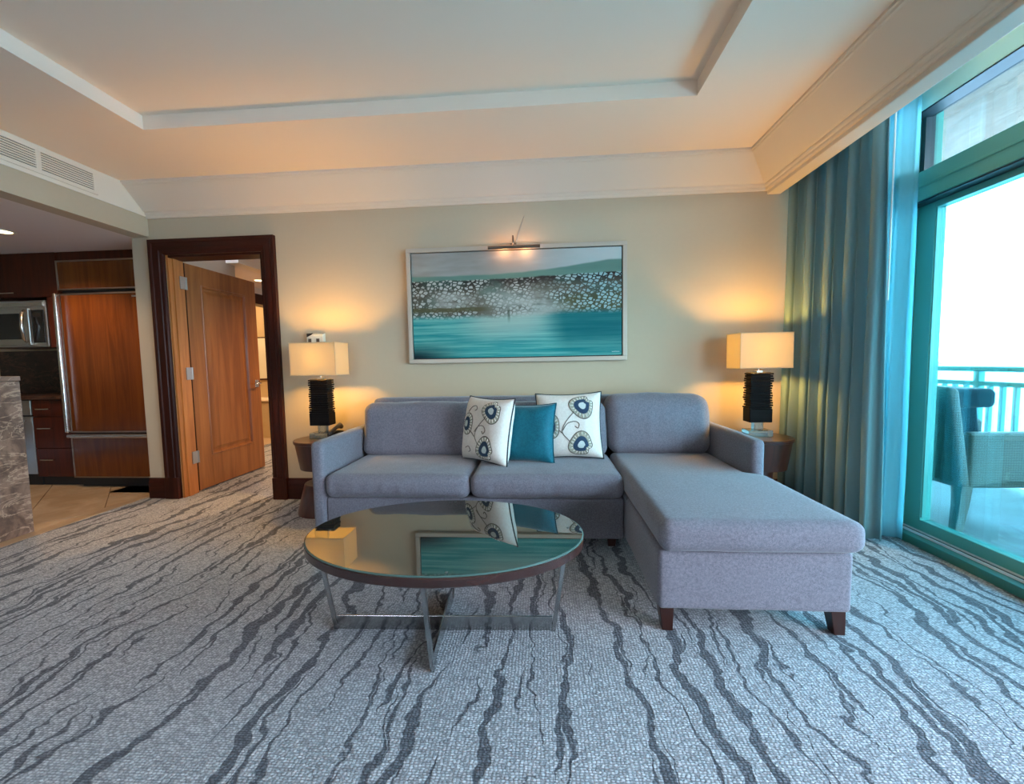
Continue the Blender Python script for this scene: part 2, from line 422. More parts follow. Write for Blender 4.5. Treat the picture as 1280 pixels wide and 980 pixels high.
    c = t.mix(t.M('MULTIPLY', post, 0.7), c, C(70, 84, 66))
    sig = t.M('MULTIPLY', t.step(t.M('ABSOLUTE', t.M('SUBTRACT', v, t.M('MULTIPLY_ADD', t.noise(uv(160, 0), 1, 2), 0.012, 0.962))), 0.003, 0.001),
              t.M('MULTIPLY', t.step(u, 0.953, 0.956), t.step(u, 0.992, 0.989)))
    c = t.mix(t.M('MULTIPLY', sig, 0.8), c, C(210, 220, 215))
    t.bsdf(t.mul(1.0, c, (0.88, 0.86, 0.82)), 0.5, Specular_IOR_Level=0.15)
    t.bump(st, 0.1, 0.002)
    MATS['seascape_canvas'] = t.m
painting()

# ------------------------------------------------------------------ mesh helpers
ORG = {}
class MB:
    def __init__(s): s.v = []; s.f = []; s.uv = None
    def add(s, vs, fs):
        o = len(s.v); s.v += [tuple(p) for p in vs]; s.f += [tuple(i+o for i in f) for f in fs]; return s
    def box(s, x0, x1, y0, y1, z0, z1):
        return s.add([(x0, y0, z0), (x1, y0, z0), (x1, y1, z0), (x0, y1, z0), (x0, y0, z1), (x1, y0, z1), (x1, y1, z1), (x0, y1, z1)],
                     [(0, 3, 2, 1), (4, 5, 6, 7), (0, 1, 5, 4), (1, 2, 6, 5), (2, 3, 7, 6), (3, 0, 4, 7)])
    def prism(s, poly, a, b):
        """poly: list of Vector offsets; swept from a(p) to b(p)"""
        n = len(poly)
        vs = [a(p) for p in poly] + [b(p) for p in poly]
        fs = [(i, (i+1) % n, n+(i+1) % n, n+i) for i in range(n)] + [tuple(range(n-1, -1, -1)), tuple(range(n, 2*n))]
        return s.add(vs, fs)
    def tube(s, path, r, n=10, closed=False, caps=True):
        pts = [Vector(p) for p in path]; k = len(pts); rings = []
        rr = r if isinstance(r, (list, tuple)) else [r]*k
        prev = None
        for i in range(k):
            a = pts[i-1] if (i > 0 or closed) else pts[i]; b = pts[(i+1) % k] if (i < k-1 or closed) else pts[i]
            t = (b-a).normalized() if (b-a).length > 1e-9 else Vector((0, 0, 1))
            if prev is None:
                u = t.orthogonal().normalized()
            else:
                u = prev - t*prev.dot(t); u = u.normalized() if u.length > 1e-6 else t.orthogonal().normalized()
            prev = u; vv = t.cross(u)
            rings.append([pts[i] + (u*math.cos(2*PI*j/n) + vv*math.sin(2*PI*j/n))*rr[i] for j in range(n)])
        vs = [p for rg in rings for p in rg]; fs = []
        for i in range(k if closed else k-1):
            for j in range(n):
                i2 = (i+1) % k
                fs.append((i*n+j, i*n+(j+1) % n, i2*n+(j+1) % n, i2*n+j))
        if caps and not closed:
            fs.append(tuple(range(n-1, -1, -1))); fs.append(tuple((k-1)*n+j for j in range(n)))
        return s.add(vs, fs)
    def lathe(s, prof, cx, cy, n=40, ex=1.0, ey=1.0):
        k = len(prof)
        vs = [(cx+ex*r*math.cos(2*PI*j/n), cy+ey*r*math.sin(2*PI*j/n), z) for r, z in prof for j in range(n)]
        fs = [(i*n+j, i*n+(j+1) % n, (i+1)*n+(j+1) % n, (i+1)*n+j) for i in range(k-1) for j in range(n)]
        fs.append(tuple(range(n-1, -1, -1))); fs.append(tuple((k-1)*n+j for j in range(n)))
        return s.add(vs, fs)
    def soft(s, x0, x1, y0, y1, z0, z1, r=0.04, k=16, bulge=(0, 0, 0), fn=None):
        """rounded box with bulging faces; fn(p, n) -> displaced p"""
        h = Vector(((x1-x0)/2, (y1-y0)/2, (z1-z0)/2)); c = Vector(((x0+x1)/2, (y0+y1)/2, (z0+z1)/2))
        r = min(r, min(h)*0.98)
        def ticks(hh):
            a = [-hh + r*q for q in (0, 0.2, 0.45, 0.72)]
            kk = max(2, int(round(k*hh/max(h))))
            mid = [(-hh+r) + (2*hh-2*r)*i/kk for i in range(kk+1)]
            return a + mid + [-q for q in reversed(a)]
        T = [ticks(q) for q in h]
        idx = {}; vs = []; fs = []
        def vert(p):
            key = tuple(round(q, 6) for q in p)
            if key in idx: return idx[key]
            q = Vector([max(-(h[i]-r), min(h[i]-r, p[i])) for i in range(3)])
            d = Vector(p)-q
            nrm = d.normalized()
            pos = q + nrm*r
            fx, fy, fz = [1-(pos[i]/h[i])**2 for i in range(3)]
            pos = pos + Vector((nrm.x*bulge[0]*fy*fz, nrm.y*bulge[1]*fx*fz, nrm.z*bulge[2]*fx*fy))
            w_ = c + pos
            if fn: w_ = fn(w_, nrm)
            idx[key] = len(vs); vs.append(w_); return idx[key]
        for ax in range(3):
            a, b = [i for i in range(3) if i != ax]
            for sgn in (-1, 1):
                for i in range(len(T[a])-1):
                    for j in range(len(T[b])-1):
                        q = []
                        for (ii, jj) in ((i, j), (i+1, j), (i+1, j+1), (i, j+1)):
                            p = [0, 0, 0]; p[ax] = sgn*h[ax]; p[a] = T[a][ii]; p[b] = T[b][jj]
                            q.append(vert(p))
                        flip = (sgn > 0) ^ (ax == 1)
                        fs.append(tuple(q if flip else reversed(q)))
        return s.add(vs, fs)
    def build(s, name, mat, parent=None, smooth=False, bev=0.0, seg=2, org=None, uv=None):
        vs = s.v
        if parent is not None: o = ORG[parent.name]
        elif org is not None: o = Vector(org)
        else:
            xs = [p[0] for p in vs]; ys = [p[1] for p in vs]; zs = [p[2] for p in vs]
            o = Vector(((min(xs)+max(xs))/2, (min(ys)+max(ys))/2, min(zs)))
        me = bpy.data.meshes.new(name)
        me.from_pydata([(p[0]-o[0], p[1]-o[1], p[2]-o[2]) for p in vs], [], s.f)
        me.materials.append(MATS[mat])
        if uv:
            l = me.uv_layers.new(name='UVMap')
            for lp in me.loops: l.data[lp.index].uv = uv(vs[lp.vertex_index])
        me.validate(); me.update()
        if smooth:
            me.polygons.foreach_set('use_smooth', [True]*len(me.polygons))
            if smooth != 'all': me.set_sharp_from_angle(angle=math.radians(40))
        ob = bpy.data.objects.new(name, me); COL.objects.link(ob)
        if parent is not None: ob.parent = parent
        else: ob.location = o
        ORG[ob.name] = Vector(o)
        if bev:
            md = ob.modifiers.new('bevel', 'BEVEL'); md.width = bev; md.segments = seg; md.limit_method = 'ANGLE'
        return ob
def tag(o, label=None, cat=None, group=None, kind=None):
    if label: o['label'] = label
    if cat: o['category'] = cat
    if group: o['group'] = group
    if kind: o['kind'] = kind
    return o
def thing(name, loc, label, cat, group=None, kind=None):
    o = bpy.data.objects.new(name, None); COL.objects.link(o); o.location = loc; o.empty_display_size = 0.1
    ORG[o.name] = Vector(loc)
    return tag(o, label, cat, group, kind)
def struct(name, mb, mat, parent=None, label=None, **kw):
    o = mb.build(name, mat, parent, **kw)
    if parent is None: o['kind'] = 'structure'
    if label: o['label'] = label
    return o
def B(*a): return MB().box(*a)
def lamp_light(name, kind, loc, energy, col, size=0.03, parent=None, direction=None, spot=None):
    l = bpy.data.lights.new(name, kind); l.energy = energy; l.color = col
    if kind in ('POINT', 'SPOT'): l.shadow_soft_size = size
    if kind == 'SPOT': l.spot_size = spot or 1.6; l.spot_blend = 0.6
    o = bpy.data.objects.new(name, l); COL.objects.link(o)
    if parent is not None:
        o.parent = parent; o.location = Vector(loc)-ORG[parent.name]
    else: o.location = loc
    if direction: o.rotation_euler = Vector(direction).to_track_quat('-Z', 'Y').to_euler()
    return o

# ------------------------------------------------------------------ room shell
WY = 3.46           # back wall
CH = 2.66           # ceiling
SX = 1.74           # crown fascia
XW = 2.30           # window plane
RY = -2.5           # rear wall
BX = -3.35          # bulkhead face
struct('floor', B(-3.56, 2.5, RY, 3.60, -0.12, 0), 'carpet', label='grey blue carpet with dark bark-like streaks')
struct('floor_bedroom', B(-4.10, 2.5, 3.60, 8.0, -0.12, 0), 'carpet', label='streaked carpet seen through the doorway')
# back wall with door opening
wl = MB()
wl.box(-3.51, -3.215, WY, 3.60, 0, 2.80); wl.box(-3.215, -2.345, WY, 3.60, 2.125, 2.80); wl.box(-2.345, 2.50, WY, 3.60, 0, 2.80)
struct('wall_back', wl, 'wall_paint', label='beige painted wall behind the sofa')
struct('wall_kitchen_return', B(-3.655, -3.42, 3.60, 4.42, 0, 2.80), 'wall_paint')
# right window wall: pier behind the curtains, header, rear pier
wr = MB()
wr.box(XW, 2.50, 3.40, WY, 0, 2.80); wr.box(XW, 2.50, RY, 3.40, 2.73, 2.90); wr.box(XW, 2.50, RY, -1.10, 0, 2.73)
struct('wall_right', wr, 'wall_paint')
# rear wall (behind the camera) with an unseen opening added to let daylight in
rr = MB()
rr.box(-7.0, -2.3, RY-0.15, RY, 0, 2.9); rr.box(-1.4, 2.5, RY-0.15, RY, 0, 2.9); rr.box(-2.3, -1.4, RY-0.15, RY, 1.9, 2.9); rr.box(-2.3, -1.4, RY-0.15, RY, 0, 0.9)
struct('wall_rear', rr, 'wall_paint')
struct('wall_left', B(-7.15, -7.0, RY, 8.0, 0, 2.9), 'wall_paint')
# ceiling with tray recess
TX0, TX1, TY0, TY1, TZ = -2.49, 0.906, -1.6, 2.59, 2.745
cl = MB()
cl.box(BX-0.1, TX0, RY, WY, CH, 2.85); cl.box(TX1, SX+0.02, RY, WY, CH, 2.85)
cl.box(TX0, TX1, TY1, WY, CH, 2.85); cl.box(TX0, TX1, RY, TY0, CH, 2.85)
cl.box(TX0-0.02, TX1+0.02, TY0-0.02, TY1+0.02, TZ, 2.90)
struct('ceiling', cl, 'ceiling_paint', label='cream ceiling with a recessed tray')
# curtain pocket: soffit, pocket top
struct('ceiling_soffit', B(SX, 1.842, RY, WY, 2.405, 2.80), 'crown_paint', bev=0.006)
struct('ceiling_pocket', B(1.842, XW, RY, WY, 2.74, 2.85), 'crown_paint')
# crown moulding profile: (offset from wall, z)
prof = [(0, 2.432), (0.016, 2.432), (0.020, 2.442), (0.020, 2.452), (0.030, 2.458), (0.034, 2.468), (0.034, 2.476), (0.046, 2.480),
        (0.200, 2.628), (0.210, 2.632), (0.214, 2.642), (0.224, 2.645), (0.224, CH), (0, CH)]
struct('trim_1', MB().prism(prof, lambda p: (BX, WY-p[0], p[1]), lambda p: (SX-p[0], WY-p[0], p[1])), 'crown_paint', label='crown moulding along the back wall')
struct('trim_2', MB().prism(prof[::-1], lambda p: (SX-p[0], WY-p[0], p[1]), lambda p: (SX-p[0], RY, p[1])), 'crown_paint', label='crown moulding above the curtains')
# bulkhead over the kitchen
struct('wall_bulkhead', B(BX-0.14, BX, RY, WY, 2.28, 2.80), 'wall_paint')
struct('trim_3', B(BX, BX+0.008, RY, WY-0.005, 2.445, CH), 'white_paint', label='white upper band of the kitchen bulkhead', bev=0.003)
struct('ceiling_kitchen', B(-7.0, BX-0.14, RY, 4.42, 2.28, 2.40), 'kitchen_ceiling_paint')
struct('wall_kitchen', B(-7.0, -3.42, 4.42, 4.56, 0, 2.9), 'wall_paint')
# baseboards: dark cherry
def baseboard(nm, x0, x1):
    pf = [(0, 0), (0.022, 0), (0.022, 0.135), (0.017, 0.150), (0.012, 0.165), (0.012, 0.178), (0, 0.182)]
    struct(nm, MB().prism(pf, lambda p: (x0, WY-p[0], p[1]), lambda p: (x1, WY-p[0], p[1])), 'cherry_dark_horizontal', label='dark cherry baseboard')
baseboard('baseboard_back', -2.225, 2.30)
baseboard('baseboard_end', -3.512, -3.335)

# kitchen floor: slab, threshold, diagonal tiles
kf = struct('floor_kitchen', B(-7.0, -3.56, RY, 4.42, -0.12, -0.012), 'tile_grout', label='beige stone tile floor of the kitchen')
struct('threshold', B(-3.66, -3.56, RY, 3.62, -0.012, 0.002), 'threshold_stone', kf, bev=0.002)
def clip(poly, x0, x1, y0, y1):
    def cut(ps, ins, inter):
        o = []
        for i in range(len(ps)):
            a, b = ps[i-1], ps[i]
            if ins(b):
                if not ins(a): o.append(inter(a, b))
                o.append(b)
            elif ins(a): o.append(inter(a, b))
        return o
    def ix(x): return lambda a, b: (x, a[1]+(b[1]-a[1])*(x-a[0])/(b[0]-a[0]))
    def iy(y): return lambda a, b: (a[0]+(b[0]-a[0])*(y-a[1])/(b[1]-a[1]), y)
    for ins, it in ((lambda p: p[0] >= x0, ix(x0)), (lambda p: p[0] <= x1, ix(x1)), (lambda p: p[1] >= y0, iy(y0)), (lambda p: p[1] <= y1, iy(y1))):
        if poly: poly = cut(poly, ins, it)
    return poly
S = 0.455; hs = S/2-0.0025; c45 = math.sqrt(0.5)
for i in range(-20, 21):
    for j in range(-20, 21):
        cx = -3.905 + (i-j)*S*c45; cy = 3.105 + (i+j)*S*c45
        poly = [(cx+hs*(a-b)*c45, cy+hs*(a+b)*c45) for a, b in ((-1, -1), (1, -1), (1, 1), (-1, 1))]
        poly = clip(poly, -5.6, -3.664, 0.6, 4.0)
        if len(poly) < 3: continue
        ar = abs(sum(poly[k-1][0]*poly[k][1]-poly[k][0]*poly[k-1][1] for k in range(len(poly))))/2
        if ar < 0.002: continue
        MB().prism(poly, lambda p: (p[0], p[1], -0.012), lambda p: (p[0], p[1], 0.0)).build('tile', 'kitchen_tile', kf)

# ------------------------------------------------------------------ door to the bedroom
DX0, DX1, DZ = -3.215, -2.345, 2.125
fr = thing('trim_4', (DX0, WY, 0), 'dark cherry door frame with stepped casing', None, kind='structure')
cas = [(0.0, 0.0), (0.0, 0.014), (0.012, 0.020), (0.034, 0.022), (0.040, 0.028), (0.090, 0.030), (0.100, 0.036), (0.125, 0.036), (0.125, 0.0)]  # (outward, proud)
MB().prism(cas, lambda p: (DX0-p[0], WY-p[1], 0), lambda p: (DX0-p[0], WY-p[1], DZ+p[0])).build('casing', 'cherry_dark', fr)
MB().prism(cas[::-1], lambda p: (DX1+p[0], WY-p[1], 0), lambda p: (DX1+p[0], WY-p[1], DZ+p[0])).build('casing', 'cherry_dark', fr)
MB().prism(cas, lambda p: (DX0-p[0], WY-p[1], DZ+p[0]), lambda p: (DX1+p[0], WY-p[1], DZ+p[0])).build('casing', 'cherry_dark_horizontal', fr)
B(DX0, DX0+0.02, WY+0.002, 3.615, 0, DZ).build('jamb', 'jamb_wood', fr)
B(DX1-0.02, DX1, WY+0.002, 3.615, 0, DZ).build('jamb', 'cherry_dark', fr)
B(DX0+0.02, DX1-0.02, WY+0.002, 3.615, DZ-0.02, DZ).build('head_jamb', 'cherry_dark_horizontal', fr)
B(DX0+0.02, DX0+0.032, 3.50, 3.545, 0, DZ-0.02).build('door_stop', 'jamb_wood', fr)
for zz in (0, ):   # plinth blocks
    B(DX0-0.128, DX0, WY-0.042, WY-0.001, 0, 0.19).build('plinth_block', 'cherry_dark', fr, bev=0.003)
    B(DX1, DX1+0.128, WY-0.042, WY-0.001, 0, 0.19).build('plinth_block', 'cherry_dark', fr, bev=0.003)

LX0, LX1, LY0, LY1, LZ0, LZ1 = -3.245, -3.20, 3.635, 4.56, 0.012, 2.10
dr = thing('door_1', (-3.22, LY0, LZ0), 'honey brown panelled wooden door standing open into the bedroom', None, kind='structure')
st = 0.165
ST = [('stile', (LX0, LX1, LY0, LY0+st, LZ0, LZ1)), ('stile', (LX0, LX1, LY1-st, LY1, LZ0, LZ1)),
      ('rail', (LX0, LX1, LY0+st, LY1-st, LZ1-0.17, LZ1)), ('rail', (LX0, LX1, LY0+st, LY1-st, LZ0, LZ0+0.30))]
for nm, a in ST: B(*a).build(nm, 'door_wood', dr, bev=0.002)
B(LX0+0.012, LX1-0.014, LY0+st-0.01, LY1-st+0.01, LZ0+0.29, LZ1-0.16).build('recessed_panel', 'door_wood', dr)
B(LX0+0.001, LX1-0.001, LY0-0.006, LY0-0.0005, LZ0, LZ1).build('edge_strip', 'cherry_dark', dr)
# raised centre field and bead
pa, pb, pc, pd = LY0+st, LY1-st, LZ0+0.30, LZ1-0.17
fm = MB()
x_ = LX1
o1 = [(pa, pc), (pb, pc), (pb, pd), (pa, pd)]
def ringq(i0, i1, xa, xb):
    a = [(xa, y+(i0 if k in (0, 3) else -i0), z+(i0 if k in (0, 1) else -i0)) for k, (y, z) in enumerate(o1)]
    b = [(xb, y+(i1 if k in (0, 3) else -i1), z+(i1 if k in (0, 1) else -i1)) for k, (y, z) in enumerate(o1)]
    fm.add(a+b, [(k, (k+1) % 4, 4+(k+1) % 4, 4+k) for k in range(4)])
ringq(0, 0.006, x_, x_+0.006); ringq(0.006, 0.018, x_+0.006, x_+0.004); ringq(0.018, 0.026, x_+0.004, x_-0.014)
fm.build('panel_moulding', 'door_wood', dr)
fm = MB(); ringq(0.045, 0.075, x_-0.013, x_-0.003)
i = 0.075; fm.add([(x_-0.003, pa+i, pc+i), (x_-0.003, pb-i, pc+i), (x_-0.003, pb-i, pd-i), (x_-0.003, pa+i, pd-i)], [(0, 1, 2, 3)])
fm.build('raised_field', 'door_wood', dr)
for zz in (0.28, 1.05, 1.86):
    hg = B(DX0+0.020, DX0+0.026, 3.565, 3.632, zz, zz+0.11).build('hinge', 'brushed_steel', dr)
    MB().tube([(-3.19, 3.632, zz), (-3.19, 3.632, zz+0.11)], 0.007, 8).build('hinge_pin', 'brushed_steel', hg, smooth=True)
hb = B(LX1, LX1+0.008, LY1-0.085, LY1-0.035, 0.93, 1.01).build('handle_rose', 'brushed_steel', dr, bev=0.003)
MB().tube([(LX1, LY1-0.06, 0.975), (LX1+0.05, LY1-0.06, 0.975), (LX1+0.058, LY1-0.075, 0.975), (LX1+0.058, LY1-0.17, 0.972)], 0.009, 10).build('handle', 'chrome', dr, smooth='all')

# ------------------------------------------------------------------ bedroom and bathroom beyond
struct('ceiling_bedroom', B(-3.255, 2.5, 3.60, 8.0, 2.66, 2.85), 'white_paint')
struct('wall_bedroom_bulkhead', B(-3.40, -3.255, 4.40, 8.0, 2.28, 2.85), 'white_paint')
struct('trim_5', B(-3.255, -3.243, 4.40, 8.0, 2.40, 2.425), 'white_paint')
struct('ceiling_hallway', B(-7.0, -3.40, 4.56, 8.0, 2.28, 2.40), 'kitchen_ceiling_paint')
wb = MB()
wb.box(-4.20, -4.05, 4.56, 5.30, 0, 2.28); wb.box(-4.20, -4.05, 5.30, 6.50, 2.19, 2.28); wb.box(-4.20, -4.05, 6.50, 8.0, 0, 2.28)
struct('wall_hallway', wb, 'white_paint')
f2 = thing('trim_6', (-4.05, 5.3, 0), 'dark cherry bathroom door frame in the hallway', None, kind='structure')
B(-4.22, -4.02, 5.18, 5.32, 0, 2.19).build('casing', 'cherry_dark', f2)
B(-4.22, -4.02, 6.48, 6.62, 0, 2.19).build('casing', 'cherry_dark', f2)
B(-4.22, -4.02, 5.32, 6.48, 2.05, 2.19).build('casing', 'cherry_dark_horizontal', f2)
struct('wall_bedroom_end', B(-7.0, 2.5, 8.0, 8.1, 0, 2.85), 'wall_paint')
wq = MB(); wq.box(2.3, 2.5, 3.6, 6.7, 0, 2.85); wq.box(2.3, 2.5, 7.4, 8.0, 0, 2.85); wq.box(2.3, 2.5, 6.7, 7.4, 2.2, 2.85); wq.box(2.3, 2.5, 6.7, 7.4, 0, 0.6)
struct('wall_bedroom_right', wq, 'wall_paint')
struct('wall_bathroom', B(-7.0, -4.2, 6.9, 7.0, 0, 2.28), 'bath_stone')
struct('floor_bathroom', B(-7.0, -4.10, 4.56, 8.0, -0.12, 0.004), 'threshold_stone')
bt = thing('bathtub_surround', (-5.1, 6.6, 0), 'beige stone bathtub surround with a pale rim beyond the open door', 'bathtub')
B(-6.3, -4.21, 6.45, 6.895, 0.004, 0.60).build('apron', 'bath_stone', bt)
B(-6.3, -4.21, 6.42, 6.895, 0.60, 0.635).build('rim', 'white_paint', bt, bev=0.006)
mr = thing('bathroom_mirror', (-4.62, 6.895, 0.93), 'dark framed mirror on the bathroom wall beyond the open door', 'mirror')
B(-4.85, -4.30, 6.870, 6.898, 0.93, 1.66).build('frame', 'cherry_dark', mr)
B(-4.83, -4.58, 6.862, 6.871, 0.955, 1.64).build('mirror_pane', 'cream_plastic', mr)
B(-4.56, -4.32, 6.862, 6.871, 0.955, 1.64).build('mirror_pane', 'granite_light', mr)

def downlight(loc, label, energy):
    d = thing('recessed_downlight', loc, label, 'ceiling light', 'recessed ceiling downlights')
    x, y, z = loc
    MB().lathe([(0.085, z), (0.085, z-0.004), (0.068, z-0.007), (0.062, z-0.003), (0.062, z)], x, y, 28).build('trim_ring', 'white_paint', d, smooth=True)
    MB().lathe([(0.060, z-0.001), (0.060, z-0.003)], x, y, 24).build('lens', 'downlight_lens', d)
    lamp_light('downlight_beam', 'SPOT', (x, y, z-0.03), energy, (1.0, 0.62, 0.32), 0.05, d, (0, 0, -1), 2.4)
downlight((-4.32, 3.16, 2.28), 'round recessed downlight in the kitchen ceiling', 55)
downlight((-3.655, 5.32, 2.28), 'round recessed downlight in the hallway ceiling beyond the open door', 90)
downlight((-1.7, 5.1, 2.66), 'added unseen light shaped as a recessed downlight in the bedroom ceiling', 190)  # added lamp, out of view, to warm the face of the open door
lamp_light('bathroom_fill_light', 'POINT', (-4.9, 5.9, 2.1), 40, (1.0, 0.68, 0.36), 0.1)  # added bare light with no fixture, brightens the bathroom

# ------------------------------------------------------------------ kitchen
KY = 3.75
def bar_handle(parent, p0, p1, r=0.006, off=(0, -0.028, 0), mat='steel'):
    a, b, o = Vector(p0), Vector(p1), Vector(off)
    mb = MB().tube([a+o, b+o], r, 10)
    d = (b-a).normalized()*0.015
    mb.tube([a+d, a+d+o], r*0.8, 8); mb.tube([b-d, b-d+o], r*0.8, 8)
    return mb.build('handle', mat, parent, smooth=True)
F0, F1 = -4.60, -3.69
fg = thing('refrigerator', ((F0+F1)/2, KY+0.3, 0), 'tall built-in refrigerator faced in reddish brown wood panels', 'refrigerator')
B(F0+0.01, F1, KY+0.03, 4.40, 0.10, 2.19).build('body', 'black_matte', fg)
B(F0+0.01, F1, KY+0.06, 4.38, 0.0, 0.10).build('toe_kick', 'black_matte', fg)
def framed_panel(nm, x0, x1, z0, z1, wmat, fmat, fw=0.014):
    d = B(x0+fw*0.6, x1-fw*0.6, KY+0.002, KY+0.03, z0+fw*0.6, z1-fw*0.6).build(nm, wmat, fg)
    mb = MB()
    mb.box(x0, x1, KY-0.006, KY+0.028, z0, z0+fw); mb.box(x0, x1, KY-0.006, KY+0.028, z1-fw, z1)
    mb.box(x0, x0+fw, KY-0.006, KY+0.028, z0+fw, z1-fw); mb.box(x1-fw, x1, KY-0.006, KY+0.028, z0+fw, z1-fw)
    mb.build('edge_trim', fmat, d, bev=0.002)
    return d
framed_panel('grille_panel', F0, F1, 1.915, 2.195, 'fridge_wood', 'bronze_trim')
dd = framed_panel('door', F0, F1, 0.545, 1.885, 'fridge_wood', 'bronze_trim')
dw = framed_panel('freezer_drawer', F0, F1, 0.10, 0.50, 'fridge_wood', 'bronze_trim', 0.01)
MB().soft(F0-0.004, F0+0.030, KY-0.055, KY-0.012, 0.55, 1.885, 0.012, 8).build('handle', 'steel', dd, smooth='all')
MB().soft(F0+0.01, F1-0.005, KY-0.055, KY-0.010, 0.500, 0.535, 0.012, 8).build('handle', 'steel', dw, smooth='all')
B(F1-0.16, F1-0.04, KY-0.003, KY+0.003, 1.835, 1.85).build('nameplate', 'steel', dd)
pn = thing('cabinet_filler', ((F0+F1)/2, KY+0.2, 2.195), 'dark cherry filler panel above the refrigerator', 'cabinet')
B(F0, F1, KY+0.02, 4.40, 2.197, 2.278).build('panel', 'cherry_cabinet', pn)
# wall cabinets left of the refrigerator
wc = thing('wall_cabinet', (-5.02, KY+0.15, 1.86), 'dark cherry wall cabinet above the microwave', 'cabinet')
B(-5.45, F0-0.006, KY+0.022, 4.40, 1.86, 2.278).build('body', 'cherry_cabinet', wc)
d1 = B(-5.30, F0-0.008, KY, KY+0.02, 1.862, 2.275).build('door', 'cherry_cabinet', wc, bev=0.002)
bar_handle(d1, (-5.19, KY, 1.90), (-5.02, KY, 1.90))
B(-4.735, F0-0.006, KY+0.01, 4.40, 1.38, 1.858).build('side_panel', 'cherry_cabinet', wc)
# microwave
mwx0, mwx1, mz0, mz1 = -5.50, -4.745, 1.385, 1.83
mw = thing('microwave', (-5.1, KY+0.15, mz0), 'stainless steel microwave mounted under the dark wall cabinet', 'microwave')
B(mwx0, mwx1, KY+0.0, 4.15, mz0, mz1).build('body', 'brushed_steel', mw, bev=0.006)
md_ = B(mwx0+0.01, mwx1-0.155, KY-0.028, KY-0.001, mz0+0.02, mz1-0.075).build('door', 'brushed_steel', mw, bev=0.006)
B(mwx0+0.06, mwx1-0.215, KY-0.031, KY-0.027, mz0+0.075, mz1-0.125).build('window', 'black_gloss', md_)
MB().tube([(mwx1-0.19, KY-0.028, mz0+0.05), (mwx1-0.175, KY-0.06, mz0+0.075), (mwx1-0.165, KY-0.078, (mz0+mz1)/2-0.03), (mwx1-0.175, KY-0.06, mz1-0.125), (mwx1-0.19, KY-0.028, mz1-0.10)],
          0.014, 10).build('handle', 'steel', md_, smooth='all')
B(mwx1-0.145, mwx1-0.02, KY-0.012, KY-0.001, mz0+0.04, mz1-0.09).build('control_panel', 'black_gloss', mw, bev=0.003)
B(mwx1-0.125, mwx1-0.04, KY-0.015, KY-0.011, mz1-0.16, mz1-0.12).build('display', 'black_matte', mw)
B(mwx0+0.02, mwx1-0.02, KY-0.008, KY-0.001, mz1-0.055, mz1-0.02).build('vent_strip', 'steel', mw)
# base units
bc = thing('base_cabinet', (-4.84, KY+0.3, 0), 'dark cherry drawer unit beside the refrigerator', 'cabinet')
B(-5.06, F0-0.006, KY+0.072, 4.40, 0.09, 0.868).build('body', 'cherry_cabinet', bc)
B(-5.06, F0-0.006, KY+0.10, 4.38, 0.0, 0.09).build('toe_kick', 'black_matte', bc)
for z0, z1 in ((0.70, 0.862), (0.385, 0.694), (0.095, 0.379)):
    dq = B(-5.055, F0-0.010, KY+0.05, KY+0.07, z0, z1).build('drawer', 'cherry_cabinet', bc, bev=0.002)
    zz = z1-0.085 if z1 > 0.8 else z1-0.11
    bar_handle(dq, (-4.985, KY+0.05, zz), (-4.84, KY+0.05, zz))
dwash = thing('dishwasher', (-5.36, KY+0.3, 0), 'stainless steel dishwasher beside the drawer unit', 'dishwasher')
B(-5.66, -5.066, KY+0.072, 4.40, 0.09, 0.866).build('body', 'black_matte', dwash)
dp = B(-5.66, -5.068, KY+0.05, KY+0.07, 0.12, 0.70).build('door', 'brushed_steel', dwash, bev=0.003)
B(-5.66, -5.068, KY+0.045, KY+0.07, 0.715, 0.862).build('control_panel', 'brushed_steel', dwash, bev=0.003)
bar_handle(dp, (-5.6, KY+0.05, 0.66), (-5.12, KY+0.05, 0.66), 0.009)
B(-5.64, -5.07, KY+0.09, 4.38, 0.0, 0.09).build('toe_kick', 'black_matte', dwash)
ct = B(-6.2, F0-0.008, KY+0.03, 4.40, 0.87, 0.905).build('countertop', 'granite_dark', bev=0.004)
tag(ct, 'dark brown granite countertop over the drawer unit', 'countertop')
bs = B(-6.2, F0-0.008, 4.395, 4.418, 0.905, 1.38).build('backsplash', 'granite_dark'); tag(bs, 'dark granite backsplash beneath the microwave', 'backsplash')
# island / bar
isl = thing('kitchen_island', (-3.95, 1.0, 0), 'brown and cream veined granite kitchen island standing beside the tile edge', 'kitchen island')
B(-3.70, -3.668, -0.8, 2.70, 0.0, 1.085).build('side_panel', 'granite_light', isl, bev=0.003)
B(-4.30, -3.702, 2.668, 2.70, 0.0, 1.085).build('end_panel', 'granite_light', isl, bev=0.003)
B(-4.30, -3.702, -0.8, 2.666, 0.0, 1.083).build('core', 'cherry_cabinet', isl)
B(-4.32, -3.664, -0.8, 2.705, 1.087, 1.12).build('countertop', 'granite_light', isl, bev=0.004)

